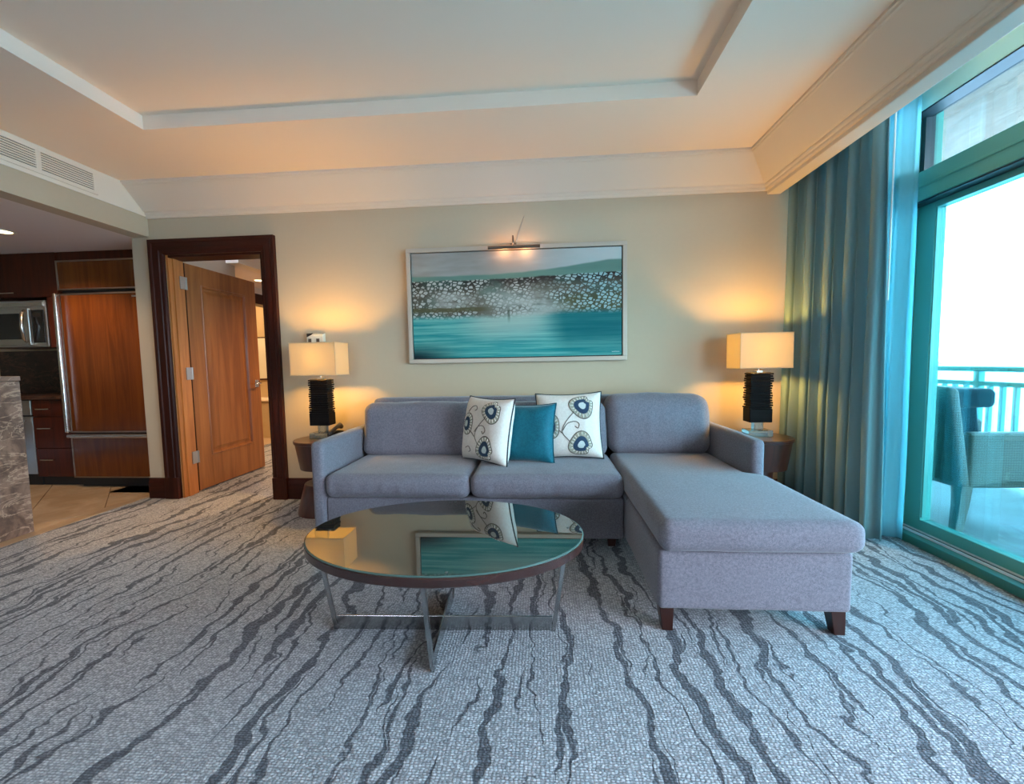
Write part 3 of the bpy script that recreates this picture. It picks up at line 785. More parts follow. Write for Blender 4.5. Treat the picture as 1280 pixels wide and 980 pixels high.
# ------------------------------------------------------------------ air vent in the bulkhead
vg = thing('air_vent', (BX+0.01, 2.6, 2.475), 'long white louvred air vent above the kitchen opening', 'vent')
vx = BX+0.0085
vy0, vy1, vz0, vz1 = 1.35, 3.05, 2.472, 2.645
B(vx, vx+0.002, vy0+0.03, vy1-0.03, vz0+0.025, vz1-0.025).build('backing', 'dark_slot', vg)
for a in ((vy0, vy1, vz0, vz0+0.028), (vy0, vy1, vz1-0.028, vz1)): B(vx, vx+0.010, *a).build('frame', 'white_paint', vg, bev=0.002)
for a in ((vy0, vy0+0.03), (vy1-0.03, vy1), (2.66, 2.69), (1.97, 2.0)): B(vx, vx+0.009, a[0], a[1], vz0+0.028, vz1-0.028).build('frame', 'white_paint', vg)
for sec in ((vy0+0.03, 1.97), (2.0, 2.66), (2.69, vy1-0.03)):
    for k in range(7):
        z = vz0+0.034+k*0.0158
        MB().prism([(0.003, z), (0.009, z+0.002), (0.009, z+0.0075), (0.003, z+0.0125)], lambda p: (vx+p[0], sec[0], p[1]), lambda p: (vx+p[0], sec[1], p[1])).build('slat', 'white_paint', vg)

# ------------------------------------------------------------------ sliding window wall
win = thing('window_1', (XW, 1.0, 0), 'teal framed sliding glass door with transom to the balcony', None, kind='structure')
def fb(nm, x0, x1, y0, y1, z0, z1, mat='teal_frame', bev=0.003): return B(x0, x1, y0, y1, z0, z1).build(nm, mat, win, bev=bev)
fb('sill_track', 2.24, 2.47, -1.1, 2.92, 0.0, 0.05, 'teal_sill')
fb('track_groove', 2.305, 2.335, -1.1, 2.86, 0.05, 0.054, 'teal_frame_dark', 0)
fb('track_rail', 2.296, 2.304, -1.1, 2.86, 0.05, 0.062, 'gasket_white', 0)
fb('track_rail', 2.336, 2.342, -1.1, 2.86, 0.05, 0.062, 'gasket_white', 0)
fb('jamb', 2.27, 2.47, 2.86, 2.92, 0.05, 2.72)
fb('transom_bar', 2.27, 2.44, -1.1, 2.86, 2.075, 2.245)
fb('transom_bead', 2.262, 2.27, -1.1, 2.86, 2.15, 2.165)
fb('transom_seal', 2.28, 2.42, -1.1, 2.86, 2.066, 2.076, 'teal_frame_dark', 0)
fb('head', 2.27, 2.385, -1.1, 2.86, 2.60, 2.728, 'aqua_lit_head')
fb('head_seal', 2.275, 2.385, -1.1, 2.86, 2.592, 2.60, 'teal_frame_dark', 0)
fb('jamb_seal', 2.345, 2.40, 2.83, 2.86, 2.245, 2.60, 'teal_frame_dark', 0)
fb('jamb', 2.27, 2.47, -1.1, -1.04, 0.05, 2.72)
tp_ = fb('transom_pane', 2.37, 2.378, -1.04, 2.84, 2.245, 2.592, 'clear_glass', 0)
fb('sill_track', 2.24, 2.47, 2.92, 3.40, 0.0, 0.05)
fb('head', 2.27, 2.47, 2.92, 3.40, 2.60, 2.72)
fb('fixed_pane', 2.376, 2.384, 2.92, 3.40, 0.05, 2.60, 'tinted_glass', 0)
# sliding leaf; unseen open stretch nearer the camera added for untinted daylight
lf = fb('stile', 2.35, 2.41, 2.745, 2.86, 0.055, 2.066)
fb('stile_seal', 2.356, 2.404, 2.738, 2.746, 0.14, 2.03, 'teal_frame', 0)
fb('stile', 2.35, 2.41, 1.10, 1.20, 0.055, 2.066)
fb('bottom_rail', 2.35, 2.41, 1.20, 2.745, 0.055, 0.125)
fb('top_rail', 2.35, 2.41, 1.20, 2.745, 2.03, 2.066)
fb('pane', 2.376, 2.384, 1.20, 2.745, 0.125, 2.03, 'tinted_glass', 0)

# ------------------------------------------------------------------ balcony
struct('floor_balcony', B(2.47, 4.10, -4, 9, -0.15, -0.012), 'balcony_tile', label='pale balcony floor')
struct('ceiling_balcony', B(2.47, 4.10, -4, 9, 2.80, 3.0), 'balcony_plaster', label='rough plaster balcony ceiling')
struct('wall_balcony', MB().box(2.47, 2.50, -4, 9, 2.72, 2.80), 'balcony_plaster')
rl = thing('balcony_railing', (4.02, 3.0, 0), 'teal metal balcony railing with slim balusters', 'railing')
MB().soft(3.985, 4.055, -4, 9, 0.995, 1.04, 0.015, 4).build('top_rail', 'rail_paint', rl, smooth='all')
B(4.0, 4.04, -4, 9, 0.865, 0.905).build('middle_rail', 'rail_paint', rl)
B(4.0, 4.04, -4, 9, 0.08, 0.12).build('bottom_rail', 'rail_paint', rl)
bme = None
for k in range(46):
    y = 1.5+k*0.107
    if bme is None:
        b0 = B(4.005, 4.035, y-0.014, y+0.014, 0.12, 0.865).build('baluster', 'rail_paint', rl); bme = b0
    else:
        b1 = bme.copy(); COL.objects.link(b1); b1.location.y = k*0.107
for y in (2.35, 4.17, 5.99): B(3.995, 4.045, y-0.025, y+0.025, -0.012, 0.995).build('post', 'rail_paint', rl)
sea = MB(); n = 96
sea.add([(0, 0, -14)]+[(1350*math.cos(2*PI*i/n), 1350*math.sin(2*PI*i/n), -14) for i in range(n)], [(0, 1+i, 1+(i+1) % n) for i in range(n)])
struct('sea', sea, 'sea_water', label='hazy turquoise sea beyond the railing')
# wicker armchair, facing the sea (+x)
wk = thing('wicker_armchair', (2.86, 3.06, -0.012), 'grey green wicker armchair on the balcony behind the glass', 'chair')
cy0, cy1 = 2.72, 3.38
def back_fn(p, nrm):
    lean = (p.z-0.33)*-0.16
    return Vector((p.x+max(lean, -0.11), p.y, p.z))
MB().soft(2.555, 2.625, cy0, cy1, 0.33, 0.955, 0.03, 12, (0.0, 0, 0), back_fn).build('backrest', 'wicker', wk, smooth='all')
def arm_fn(p, nrm):
    t_ = max(0.0, min(1.0, (p.x-2.6)/0.62))
    if p.z < 0.5: p = Vector((p.x, p.y, p.z+0.035*math.sin(PI*t_)))
    return p
for a, b in ((cy0, cy0+0.075), (cy1-0.075, cy1)):
    MB().soft(2.60, 3.24, a, b, 0.33, 0.675, 0.025, 14, fn=arm_fn).build('armrest', 'wicker', wk, smooth='all')
MB().soft(2.60, 3.22, cy0+0.07, cy1-0.07, 0.31, 0.38, 0.02, 8).build('seat', 'wicker', wk, smooth='all')
def chair_leg(x, y, dx, dy):
    pts = [(x, y, 0.37), (x+dx*0.3, y+dy*0.3, 0.22), (x+dx, y+dy, -0.012)]
    mb = MB(); rings = []
    for (px, py, pz), hw in zip(pts, (0.034, 0.030, 0.022)):
        rings.append([(px-hw, py-hw, pz), (px+hw, py-hw, pz), (px+hw, py+hw, pz), (px-hw, py+hw, pz)])
    vs = [q for r_ in rings for q in r_]
    fs = [(i*4+(j+1) % 4, i*4+j, (i+1)*4+j, (i+1)*4+(j+1) % 4) for i in range(2) for j in range(4)] + [(0, 1, 2, 3), (11, 10, 9, 8)]
    mb.add(vs, fs).build('leg', 'wicker', wk, bev=0.004)
chair_leg(2.605, cy0+0.04, -0.035, 0.0); chair_leg(2.605, cy1-0.04, -0.035, 0.0)
chair_leg(3.20, cy0+0.04, 0.0, 0.0); chair_leg(3.10, cy1-0.06, 0.0, 0.0)
MB().soft(2.64, 3.20, cy0+0.08, cy1-0.08, 0.38, 0.47, 0.035, 8, (0, 0, 0.01)).build('seat_cushion', 'chair_cushion', wk, smooth='all')
MB().soft(2.640, 2.785, cy0+0.09, cy1-0.09, 0.47, 0.86, 0.03, 8, (0.02, 0, 0), lambda p, q: Vector((p.x-(p.z-0.33)*0.13, p.y, p.z))).build('back_cushion', 'chair_cushion', wk, smooth='all')
MB().soft(2.56, 2.80, cy0+0.06, cy1-0.06, 0.82, 0.940, 0.035, 8, (0.0, 0, 0.0)).build('headrest_cushion', 'chair_cushion', wk, smooth='all')

# ------------------------------------------------------------------ curtains
def drape(name, path, z0, z1, folds, amp0, amp1, mat, label, hem=None, flare=0.0, seed=1, nu=220, nz=26, thick=0.003):
    rnd = random.Random(seed); ph = [rnd.uniform(-0.5, 0.5) for _ in range(folds+2)]
    P = [Vector((*p, 0)) for p in path]
    L = [0]
    for a, b in zip(P, P[1:]): L.append(L[-1]+(b-a).length)
    def at(s):
        d = s*L[-1]
        for i in range(len(P)-1):
            if d <= L[i+1] or i == len(P)-2:
                t_ = (d-L[i])/(L[i+1]-L[i]); tg = (P[i+1]-P[i]).normalized()
                return P[i].lerp(P[i+1], t_), Vector((tg.y, -tg.x, 0)), tg
    vs = []; fs = []
    for iz in range(nz+1):
        h = iz/nz; z = z1+(z0-z1)*h
        for iu in range(nu+1):
            s = iu/nu
            p, nm, tg = at(s)
            w_ = s*folds*2*PI
            k = s*folds; ki = int(k)
            off = ph[ki]*0.7*(1-h*0.3)
            a = amp0+(amp1-amp0)*h
            a *= 0.75+0.5*abs(ph[min(ki+1, folds)])
            q = math.sin(w_+0.9*math.sin(w_*0.5+seed)+1.3*h*ph[min(ki+1, folds)])
            q = math.copysign(abs(q)**0.75, q)
            side = 0.25*a*math.sin(2*w_+h*2)
            lat = (s-0.5)*2*flare*h
            wob = 0.010*noise.noise(Vector((s*7, h*3, seed)))
            v = p+nm*(a*q+wob)+tg*(side+lat)
            vs.append((v.x, v.y, z))
    for iz in range(nz):
        for iu in range(nu):
            a = iz*(nu+1)+iu
            fs.append((a, a+1, a+nu+2, a+nu+1))
    t_ = thing(name, (P[0].x, P[0].y, z0), label, 'curtain')
    o = MB().add(vs, fs).build('cloth', mat, t_, smooth='all')
    sd = o.modifiers.new('thickness', 'SOLIDIFY'); sd.thickness = thick
    if hem:
        hv = [(x, y, z) for (x, y, z) in vs[-(nu+1)*3:]]
        # stitched hem band: slightly proud strip
        st_ = MB()
        row = vs[-(nu+1)*2:-(nu+1)]
        st_.tube([(x, y, z) for (x, y, z) in row[::2]], 0.0022, 5)
        st_.build('hem', mat, t_, smooth='all')
    return t_
drape('window_drape', [(1.90, 3.42), (1.95, 3.20), (2.00, 2.95), (2.035, 2.71)], 0.012, 2.735, 9, 0.034, 0.052, 'drape_fabric',
      'heavy grey teal drape hanging in folds by the window', flare=0.03, seed=3)
shr = drape('sheer_curtain', [(2.10, 3.40), (2.14, 3.05), (2.165, 2.78), (2.20, 2.70)], 0.014, 2.735, 8, 0.018, 0.030, 'sheer_fabric',
      'pale translucent sheer curtain gathered beside the glass door', hem=True, seed=5)

MB().tube([(2.035, 2.655, 2.60), (2.035, 2.655, 1.48)], 0.004, 8).build('draw_wand', 'gasket_white', shr, smooth=True)

# ------------------------------------------------------------------ sofa
SF = 2.43
def wrinkle(amp, fx, fy, fz, seed=0.0):
    def f(p, n):
        a = noise.noise(Vector((p.x*fx+seed, p.y*fy, p.z*fz)))+0.5*noise.noise(Vector((p.x*fx*2.3+seed, p.y*fy*2.3, p.z*fz*2.3+5)))
        return p+n*(a*amp)
    return f
so = thing('sectional_sofa', (-0.08, 2.9, 0), 'grey fabric sectional sofa with a long chaise against the beige wall', 'sofa')
SFM = 'sofa_fabric'
MB().soft(-1.418, -1.333, SF, 3.40, 0.095, 0.690, 0.028, 22, (0.004, 0.004, 0.004), wrinkle(0.002, 5, 5, 5)).build('armrest', SFM, so, smooth='all')
MB().soft(1.178, 1.252, SF, 3.40, 0.095, 0.692, 0.028, 22, (0.004, 0.004, 0.004), wrinkle(0.002, 5, 5, 5, 3)).build('armrest', SFM, so, smooth='all')
MB().soft(-1.335, 0.470, SF+0.012, 3.38, 0.10, 0.346, 0.018, 22).build('seat_base', SFM, so, smooth='all')
MB().soft(0.474, 1.250, 1.735, SF-0.004, 0.105, 0.362, 0.022, 22, (0.004, 0.006, 0), wrinkle(0.0015, 4, 4, 4)).build('chaise_base', SFM, so, smooth='all')
MB().soft(0.474, 1.176, SF-0.02, 3.38, 0.105, 0.360, 0.012, 12).build('chaise_base', SFM, so, smooth='all')
MB().soft(-1.34, 1.18, 3.22, 3.40, 0.34, 0.886, 0.035, 30, (0, 0, 0.004), wrinkle(0.003, 4, 4, 4)).build('back_frame', SFM, so, smooth='all')
def seat_fn(seed):
    g = wrinkle(0.004, 6, 4, 6, seed)
    def f(p, n):
        q = g(p, n)
        if n.y < -0.3:   # soft vertical creases along the front
            q = q+n*(0.0055*noise.noise(Vector((p.x*26+seed, p.z*4, seed)))*(1-abs(p.z-0.42)/0.12))
        return q
    return f
MB().soft(-1.328, -0.440, SF-0.022, 3.04, 0.350, 0.492, 0.045, 46, (0.004, 0.018, 0.014), seat_fn(1.0)).build('seat_cushion', SFM, so, smooth='all')
MB().soft(-0.434, 0.466, SF-0.022, 3.04, 0.350, 0.492, 0.045, 46, (0.004, 0.018, 0.014), seat_fn(7.0)).build('seat_cushion', SFM, so, smooth='all')
# chaise cushion widens in front of the armrest
def ch_fn(p, n):
    q = wrinkle(0.0035, 3, 2.2, 5, 21.0)(p, n)
    t_ = max(0.0, min(1.0, (2.47-p.y)/0.08)); t_ = t_*t_*(3-2*t_)
    fx = max(0.0, (p.x-0.9)/0.27)
    fl_ = 0.028*max(0.0, (2.4-p.y)/0.7)
    return Vector((q.x+t_*fx*0.092+fl_*max(0, fx)*0.5, q.y, q.z))
MB().soft(0.474, 1.172, 1.695, 3.04, 0.366, 0.500, 0.045, 60, (0.006, 0.010, 0.010), ch_fn).build('chaise_cushion', SFM, so, smooth='all')
def back_tilt(seed, y0):
    g0 = wrinkle(0.007, 4, 4, 4, seed); g1 = wrinkle(0.0035, 15, 9, 7, seed+3)
    g = lambda p, n: g1(g0(p, n), n)
    def f(p, n):
        q = g(p, n)
        return Vector((q.x, q.y+(p.z-0.5)*0.20, q.z))
    return f
MB().soft(-1.325, -0.438, 2.935, 3.13, 0.488, 0.862, 0.055, 34, (0.004, 0.022, 0.008), back_tilt(2.0, 0)).build('back_cushion', SFM, so, smooth='all')
MB().soft(-0.432, 0.452, 2.935, 3.13, 0.488, 0.858, 0.055, 34, (0.004, 0.022, 0.008), back_tilt(12.0, 0)).build('back_cushion', SFM, so, smooth='all')
MB().soft(0.458, 1.170, 2.93, 3.15, 0.494, 0.905, 0.085, 34, (0.006, 0.030, 0.010), back_tilt(31.0, 0)).build('back_cushion', SFM, so, smooth='all')
def foot(x, y, dx, dy):
    a, b = 0.030, 0.022
    pts = [(x-a, y-a, 0.106), (x+a, y-a, 0.106), (x+a, y+a, 0.106), (x-a, y+a, 0.106),
           (x-b+dx, y-b+dy, 0.0), (x+b+dx, y-b+dy, 0.0), (x+b+dx, y+b+dy, 0.0), (x-b+dx, y+b+dy, 0.0)]
    MB().add(pts, [(0, 1, 2, 3), (7, 6, 5, 4), (1, 0, 4, 5), (2, 1, 5, 6), (3, 2, 6, 7), (0, 3, 7, 4)]).build('leg', 'leg_wood', so, bev=0.003)
foot(0.515, 1.785, 0.006, -0.004); foot(1.208, 1.785, 0.010, -0.006)
foot(-1.375, 2.48, 0, 0); foot(-1.375, 3.35, 0, 0); foot(1.21, 3.35, 0, 0); foot(0.42, 2.60, 0, 0)

# ------------------------------------------------------------------ throw pillows
def pillow(name, label, size, thick, M4, mat, pmat, motif=None, seed=0):
    t_ = thing(name, M4.translation, label, 'pillow', 'throw pillows on the sofa')
    hs_ = size/2; k = 28
    def surf(u, v, sgn):      # u,v in -1..1
        pinch = 0.085
        x = hs_*u*(1-pinch*(1-v*v)*abs(u)**3*0.9)
        z = hs_*v*(1-pinch*(1-u*u)*abs(v)**3*0.9)
        d = max(0, (1-u**4))**0.62*max(0, (1-v**4))**0.62
        d = d*(1+0.10*noise.noise(Vector((u*2.2+seed, v*2.2, sgn))))
        # gentle folds running in from the corners
        d += 0.05*math.sin(5*(u-v)+seed)*(1-abs(u))*(abs(v))*(1-abs(v))
        return Vector((x, -sgn*thick/2*d, z))
    def T(u): return math.copysign(abs(u)**0.8, u)
    mb = MB(); idx = {}
    for sgn in (1, -1):
        for i in range(k+1):
            for j in range(k+1):
                u, v = T(2*i/k-1), T(2*j/k-1)
                edge = i in (0, k) or j in (0, k)
                key = (i, j, 0 if edge else sgn)
                if key not in idx:
                    idx[key] = len(mb.v); mb.v.append(tuple(M4 @ surf(u, v, sgn)))
        for i in range(k):
            for j in range(k):
                q = [idx[(a, b, 0 if (a in (0, k) or b in (0, k)) else sgn)] for a, b in ((i, j), (i+1, j), (i+1, j+1), (i, j+1))]
                mb.f.append(tuple(q) if sgn == 1 else tuple(reversed(q)))
    mb.build('cover', mat, t_, smooth='all')
    loop = []
    for e in range(4):
        for i in range(k):
            s = T(2*i/k-1)
            u, v = [(s, -1), (1, s), (-s, 1), (-1, -s)][e]
            loop.append(M4 @ surf(u, v, 1))
    MB().tube(loop, 0.0048, 6, closed=True).build('piping', pmat, t_, smooth='all')
    if motif:
        def onsurf(u, v, lift): return M4 @ (surf(u, v, 1)+Vector((0, -lift, 0)))
        def blob(cx_, cy_, fn_, mat_, lift, nm, parent, n_=40, rot=0.0):
            mb = MB(); rings_ = 5
            vs = [onsurf(cx_, cy_, lift)]
            for r_ in range(1, rings_+1):
                for a in range(n_):
                    th = 2*PI*a/n_; rad = fn_(th-rot)*r_/rings_
                    vs.append(onsurf(max(-.97, min(.97, cx_+rad*math.cos(th))), max(-.97, min(.97, cy_+rad*math.sin(th))), lift))
            fs = [(0, 1+a, 1+(a+1) % n_) for a in range(n_)]
            for r_ in range(rings_-1):
                for a in range(n_):
                    p = 1+r_*n_+a; q = 1+r_*n_+(a+1) % n_
                    fs.append((p, p+n_, q+n_, q))
            mb.add(vs, fs)
            return mb.build(nm, mat_, parent, smooth='all')
        def heart(s): return lambda th: s*(0.80+0.26*abs(math.sin(th*0.5))**1.0+0.10*math.cos(3*th))*(1-0.30*math.exp(-((((th+PI) % (2*PI))-PI)/0.35)**2))
        for (fx_, fy_, s, rot) in motif['flowers']:
            ft = blob(fx_, fy_, heart(s), 'thread_brown', 0.0016, 'embroidered_flower', t_, rot=rot)
            blob(fx_, fy_, heart(s*0.93), 'thread_olive', 0.0024, 'petal_ring', ft, rot=rot)
            # radiating pale stitches
            mbs = MB()
            for a in range(20):
                th = 2*PI*a/20; h0 = heart(s)(th-rot)
                p0 = onsurf(max(-.97, min(.97, fx_+h0*0.66*math.cos(th))), max(-.97, min(.97, fy_+h0*0.66*math.sin(th))), 0.0034)
                p1 = onsurf(max(-.97, min(.97, fx_+h0*0.90*math.cos(th))), max(-.97, min(.97, fy_+h0*0.90*math.sin(th))), 0.0034)
                mbs.tube([p0, p1], 0.0032, 5)
            mbs.build('petal_stitches', 'pillow_ivory', ft, smooth='all')
            blob(fx_, fy_, heart(s*0.62), 'thread_navy', 0.0036, 'flower_heart', ft, rot=rot)
            blob(fx_, fy_, heart(s*0.30), 'thread_pale', 0.0046, 'flower_centre', ft, n_=20, rot=rot)
        for pts in motif['stems']:
            P = []
            for i in range(len(pts)-1):
                a = pts[max(0, i-1)]; b = pts[i]; c_ = pts[i+1]; d_ = pts[min(len(pts)-1, i+2)]
                for q in range(6):
                    s = q/6
                    P.append(tuple(0.5*((2*b[m_])+(-a[m_]+c_[m_])*s+(2*a[m_]-5*b[m_]+4*c_[m_]-d_[m_])*s*s+(-a[m_]+3*b[m_]-3*c_[m_]+d_[m_])*s**3) for m_ in (0, 1)))
            P.append(pts[-1])
            MB().tube([onsurf(u, v, 0.0012) for u, v in P], 0.0028, 5).build('embroidered_stem', 'thread_brown', t_, smooth='all')
    return t_
def pose(x, y, z, yaw_, tilt, roll=0.0):
    return Matrix.Translation((x, y, z)) @ Matrix.Rotation(yaw_, 4, 'Z') @ Matrix.Rotation(tilt, 4, 'X') @ Matrix.Rotation(roll, 4, 'Y')
motA = dict(flowers=[(0.46, 0.58, 0.37, 0.9), (-0.60, 0.12, 0.33, PI), (0.36, -0.60, 0.38, -0.5)],
            stems=[[(0.30, 0.40), (0.02, 0.12), (-0.12, -0.18), (0.0, -0.40), (0.16, -0.58)],
                   [(-0.16, -0.10), (0.0, 0.08), (0.20, 0.10), (0.30, -0.02), (0.22, -0.12), (0.16, -0.05)],
                   [(-0.14, -0.24), (-0.30, -0.12), (-0.44, -0.04)],
                   [(-0.55, 0.48), (-0.42, 0.66), (-0.26, 0.70), (-0.18, 0.60), (-0.26, 0.54)],
                   [(-0.52, -0.62), (-0.36, -0.56), (-0.28, -0.68), (-0.38, -0.74)]])
motB = dict(flowers=[(0.44, 0.58, 0.38, 0.8), (-0.60, -0.04, 0.36, PI), (0.38, -0.60, 0.38, -0.6)],
            stems=[[(0.20, 0.40), (-0.06, 0.10), (-0.18, -0.20), (0.0, -0.45), (0.12, -0.60)],
                   [(-0.16, -0.16), (-0.02, 0.04), (0.20, 0.10), (0.32, 0.02), (0.28, -0.10), (0.20, -0.04)],
                   [(-0.18, -0.24), (-0.30, -0.14), (-0.40, -0.10)]])
pillow('throw_pillow', 'ivory throw pillow with blue embroidered flowers, turned towards the teal pillow', 0.44, 0.17,
       pose(-0.368, 2.76, 0.708, -0.70, -0.20, 0.0), 'pillow_ivory', 'piping_dark', motA, 1)
pillow('throw_pillow', 'solid teal throw pillow between the two ivory pillows', 0.40, 0.15,
       pose(-0.108, 2.780, 0.680, -0.34, -0.26, -0.04), 'pillow_teal', 'piping_teal', None, 4)
pillow('throw_pillow', 'ivory throw pillow with blue embroidered flowers, leaning beside the chaise cushion', 0.45, 0.17,
       pose(0.177, 2.862, 0.718, -0.10, -0.20, -0.03), 'pillow_ivory', 'piping_dark', motB, 9)

# ------------------------------------------------------------------ coffee table
TXc, TYc, TA, TB, TZt = -0.425, 1.735, 0.590, 0.392, 0.440
tb = thing('coffee_table', (TXc, TYc, 0), 'oval coffee table with reflective glass top on crossed steel legs', 'coffee table')
MB().lathe([(0.93, TZt-0.046), (0.985, TZt-0.046), (1.0, TZt-0.040), (1.0, TZt-0.011), (0.992, TZt-0.0075), (0.93, TZt-0.0075)], TXc, TYc, 96, TA, TB).build('wood_rim', 'table_wood', tb, smooth=True)
MB().lathe([(0.995, TZt-0.007), (0.999, TZt-0.005), (0.999, TZt-0.002), (0.995, TZt-0.0004)], TXc, TYc, 96, TA, TB).build('glass_edge', 'glass_edge', tb, smooth=True)
MB().lathe([(0.990, TZt-0.001), (0.990, TZt)], TXc, TYc, 96, TA, TB).build('glass_top', 'bronze_glass', tb)
for bx_, by_ in ((-0.335, 1.372), (0.102, 1.775), (-0.455, 2.098), (-0.93, 1.72)):
    MB().lathe([(0.006, TZt), (0.006, TZt+0.0012)], bx_, by_, 12).build('bumper', 'acrylic', tb)
CX, CY = -0.44, 1.727
def flat_leg(p0, p1, wdir, hw=0.009, ht=0.006):
    p0, p1, wd_ = Vector(p0), Vector(p1), Vector(wdir).normalized()
    th = (p1-p0).cross(wd_).normalized()
    vs = [p+wd_*a*hw+th*b*ht for p in (p0, p1) for a, b in ((-1, -1), (1, -1), (1, 1), (-1, 1))]
    MB().add(vs, [(0, 1, 2, 3), (7, 6, 5, 4), (0, 4, 5, 1), (1, 5, 6, 2), (2, 6, 7, 3), (3, 7, 4, 0)]).build('leg', 'table_steel', tb, bev=0.0015)
zt = TZt-0.047
flat_leg((CX-0.474, CY-0.018, 0), (CX-0.545, CY-0.02, zt), (1, 0.04, 0))
flat_leg((CX+0.474, CY+0.012, 0), (CX+0.535, CY+0.014, zt), (1, 0.04, 0))
flat_leg((CX+0.014, CY-0.245, 0), (CX+0.006, CY-0.315, zt), (0, 1, 0), 0.011, 0.007)
flat_leg((CX-0.014, CY+0.245, 0), (CX-0.006, CY+0.315, zt), (0, 1, 0), 0.011, 0.007)
def cross_bar(a, b, nm='cross_bar'):
    a, b = Vector(a), Vector(b); d = (b-a).normalized(); s = Vector((-d.y, d.x, 0))*0.004
    vs = [a-s, b-s, b+s, a+s]; vs = vs+[v+Vector((0, 0, 0.062)) for v in vs]
    MB().add(vs, [(0, 3, 2, 1), (4, 5, 6, 7), (0, 1, 5, 4), (1, 2, 6, 5), (2, 3, 7, 6), (3, 0, 4, 7)]).build(nm, 'table_steel', tb, bev=0.001)
cross_bar((CX-0.470, CY-0.018, 0.001), (CX+0.470, CY+0.012, 0.001))
cross_bar((CX+0.014, CY-0.24, 0.0005), (CX-0.014, CY+0.24, 0.0005))

# ------------------------------------------------------------------ side tables, lamps, phone
def side_table(x, y, label):
    t_ = thing('side_table', (x, y, 0), label, 'side table', 'side tables at the sofa ends')
    MB().lathe([(0.205, 0.552), (0.212, 0.556), (0.214, 0.572), (0.210, 0.578)], x, y, 48).build('top', 'side_table_wood', t_, smooth=True)
    MB().lathe([(0.165, 0.355), (0.172, 0.352), (0.203, 0.552)], x, y, 48).build('apron', 'side_table_wood', t_, smooth=True)
    MB().lathe([(0.095, 0.23), (0.085, 0.29), (0.095, 0.356)], x, y, 32).build('waist', 'side_table_wood', t_, smooth=True)
    MB().lathe([(0.205, 0.0), (0.205, 0.012), (0.150, 0.225), (0.144, 0.232)], x, y, 48).build('foot', 'side_table_wood', t_, smooth=True)
side_table(-1.745, 3.19, 'round dark wood pedestal side table beside the doorway')
side_table(1.60, 3.19, 'round dark wood pedestal side table beside the drape')
def table_lamp(x, y, label, seed):
    zb = 0.578
    t_ = thing('table_lamp', (x, y, zb), label, 'lamp', 'table lamps beside the sofa')
    rnd = random.Random(seed)
    B(x-0.085, x+0.085, y-0.06, y+0.06, zb, zb+0.048).build('base', 'acrylic', t_, bev=0.004)
    B(x-0.03, x+0.03, y-0.03, y+0.03, zb+0.0485, zb+0.105).build('neck', 'acrylic', t_, bev=0.003)
    b0 = zb+0.106
    B(x-0.080, x+0.080, y-0.055, y+0.055, b0, b0+0.10).build('block', 'lamp_wood', t_, bev=0.005)
    z = b0+0.10; n_ = 15; ph_ = 0.265/n_
    for i in range(n_):
        dx, dy = rnd.uniform(-0.004, 0.004), rnd.uniform(-0.004, 0.004)
        wv_ = rnd.uniform(-0.004, 0.004)
        vs = []
        z0 = z+i*ph_+0.0016; z1 = z0+ph_*0.72
        B(x-0.078+dx+wv_, x+0.078+dx-wv_, y-0.053+dy, y+0.053+dy, z0, z1).build('slab', 'lamp_wood', t_, bev=0.002, seg=1)
    B(x-0.066, x+0.066, y-0.043, y+0.043, z-0.001, z+n_*ph_).build('core', 'lamp_wood', t_)
    zt_ = z+n_*ph_
    MB().tube([(x, y, zt_-0.001), (x, y, zt_+0.135)], 0.007, 10).build('stem', 'brushed_steel', t_, smooth=True)
    B(x-0.02, x+0.02, y-0.02, y+0.02, zt_, zt_+0.012).build('collar', 'brushed_steel', t_)
    s0, s1 = 1.082, 1.332; a, b = 0.181, 0.112
    sh = MB(); tk = 0.003
    sh.box(x-a, x+a, y-b, y-b+tk, s0, s1); sh.box(x-a, x+a, y+b-tk, y+b, s0, s1)
    sh.box(x-a, x-a+tk, y-b+tk, y+b-tk, s0, s1); sh.box(x+a-tk, x+a, y-b+tk, y+b-tk, s0, s1)
    shd = sh.build('shade', 'shade_linen', t_)
    for zz in (s0, s1):
        MB().tube([(x-a, y-b, zz), (x+a, y-b, zz), (x+a, y+b, zz), (x-a, y+b, zz)], 0.0035, 6, closed=True).build('shade_hem', 'shade_linen', shd)
    bl = MB().lathe([(0.006, zt_+0.13), (0.026, zt_+0.15), (0.032, zt_+0.18), (0.022, zt_+0.205), (0.004, zt_+0.212)], x, y, 16).build('bulb', 'bulb_glow', t_, smooth='all')
    lamp_light('table_lamp_light', 'POINT', (x, y-0.003, zt_+0.165), LAMP_W, (1.0, 0.54, 0.11), 0.045, t_)
LAMP_W = 62.0
table_lamp(-1.750, 3.212, 'lit table lamp of dark stacked wood slabs, standing near the doorway', 3)
table_lamp(1.587, 3.212, 'lit table lamp of dark stacked wood slabs, standing near the drape', 8)
# telephone on the table by the doorway
ph = thing('telephone', (-1.61, 3.12, 0.578), 'black telephone with handset on the side table by the doorway', 'telephone')
MB().prism([(3.03, 0.579), (3.20, 0.579), (3.20, 0.640), (3.17, 0.645), (3.03, 0.600)], lambda p: (-1.645, p[0], p[1]), lambda p: (-1.575, p[0], p[1])).build('body', 'phone_plastic', ph, bev=0.004)
hs2 = MB()
hs2.tube([(-1.60, 3.02, 0.628), (-1.60, 3.05, 0.652), (-1.60, 3.12, 0.672), (-1.60, 3.19, 0.684), (-1.60, 3.215, 0.668)], [0.018, 0.020, 0.014, 0.020, 0.018], 12)
hs2.build('handset', 'phone_plastic', ph, smooth='all')

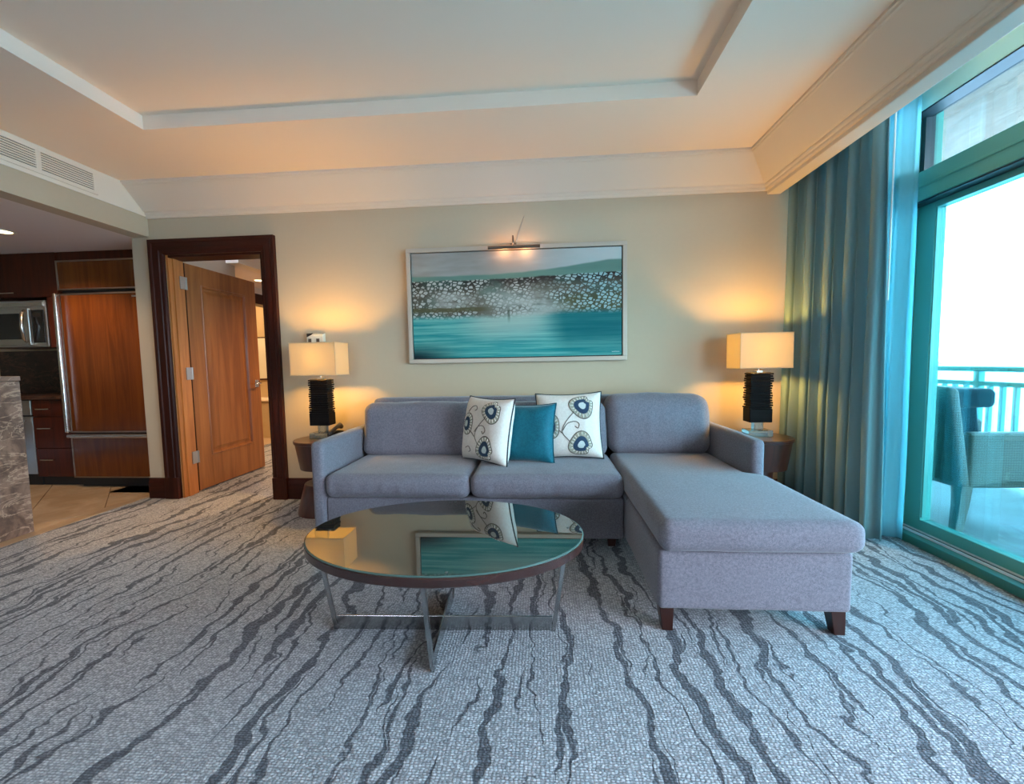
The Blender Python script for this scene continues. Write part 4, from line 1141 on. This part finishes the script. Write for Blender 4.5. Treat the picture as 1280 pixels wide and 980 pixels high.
# ------------------------------------------------------------------ wall box above the doorway-side lamp
wbx = thing('wall_alarm_box', (-1.89, WY-0.02, 1.335), 'small cream wall box with two square openings above the lamp near the doorway', 'wall box')
MB().prism([(0, 1.336), (0.045, 1.336), (0.045, 1.418), (0.0, 1.430)], lambda p: (-1.965, WY-0.001-p[0], p[1]), lambda p: (-1.825, WY-0.001-p[0], p[1])).build('case', 'cream_plastic', wbx, bev=0.003)
MB().add([(-1.963, WY-0.048, 1.395), (-1.963, WY-0.048, 1.425), (-1.905, WY-0.048, 1.428), (-1.925, WY-0.048, 1.412),
          (-1.963, WY-0.045, 1.395), (-1.963, WY-0.045, 1.425), (-1.905, WY-0.045, 1.428), (-1.925, WY-0.045, 1.412)],
         [(0, 3, 2, 1), (4, 5, 6, 7), (0, 1, 5, 4), (1, 2, 6, 5), (2, 3, 7, 6), (3, 0, 4, 7)]).build('dark_cap', 'phone_plastic', wbx)
for xx in (-1.938, -1.868): B(xx-0.013, xx+0.013, WY-0.0485, WY-0.0455, 1.352, 1.382).build('opening', 'bronze', wbx)

# ------------------------------------------------------------------ picture and picture light
PX0, PX1, PZ0, PZ1 = -1.093, 0.677, 1.158, 2.088
pc_ = thing('framed_painting', ((PX0+PX1)/2, WY, PZ0), 'wide turquoise seascape painting in a silver frame above the sofa', 'painting')
fw = 0.034; y0, y1 = WY-0.050, WY-0.002
for a in ((PX0, PX1, PZ1-fw, PZ1), (PX0, PX1, PZ0, PZ0+fw), (PX0, PX0+fw, PZ0+fw, PZ1-fw), (PX1-fw, PX1, PZ0+fw, PZ1-fw)):
    B(a[0], a[1], y0, y1, a[2], a[3]).build('frame', 'silver_frame', pc_, bev=0.003)
B(PX0+fw, PX1-fw, WY-0.020, WY-0.004, PZ0+fw, PZ1-fw).build('shadow_gap', 'black_matte', pc_)
g = 0.008; ca, cb, cc, cd = PX0+fw+g, PX1-fw-g, PZ0+fw+g, PZ1-fw-g
B(ca, cb, WY-0.042, WY-0.021, cc, cd).build('canvas', 'seascape_canvas', pc_, uv=lambda p: ((p[0]-ca)/(cb-ca), (p[2]-cc)/(cd-cc)))
pl = thing('picture_light', (-0.205, WY-0.05, 2.07), 'slim bronze picture light mounted on top of the painting', 'lamp')
MB().tube([(-0.408, 3.315, 2.046), (-0.002, 3.315, 2.046)], 0.0125, 14).build('lamp_bar', 'bronze', pl, smooth=True)
MB().tube([(-0.215, WY-0.03, 2.095), (-0.215, WY-0.035, 2.115), (-0.215, WY-0.06, 2.138), (-0.215, 3.36, 2.142), (-0.213, 3.33, 2.115), (-0.212, 3.318, 2.052)], 0.006, 10).build('arm', 'bronze', pl, smooth='all')
B(-0.24, -0.19, WY-0.048, WY-0.022, 2.0895, 2.10).build('mount', 'bronze', pl)
wv2 = [(-0.198, WY-0.012, 2.10), (-0.190, WY-0.006, 2.14), (-0.175, WY-0.004, 2.19), (-0.155, WY-0.003, 2.25), (-0.130, WY-0.002, 2.32)]
MB().tube(wv2, 0.0018, 6).build('wire', 'brushed_steel', pl, smooth='all')
for xx in (-0.29, -0.12):
    MB().tube([(xx-0.03, 3.330, 2.047), (xx+0.03, 3.330, 2.047)], 0.006, 8).build('bulb', 'bulb_glow', pl, smooth=True)
    lamp_light('picture_light_bulb', 'POINT', (xx, 3.355, 2.050), 0.75, (1.0, 0.46, 0.20), 0.015, pl)
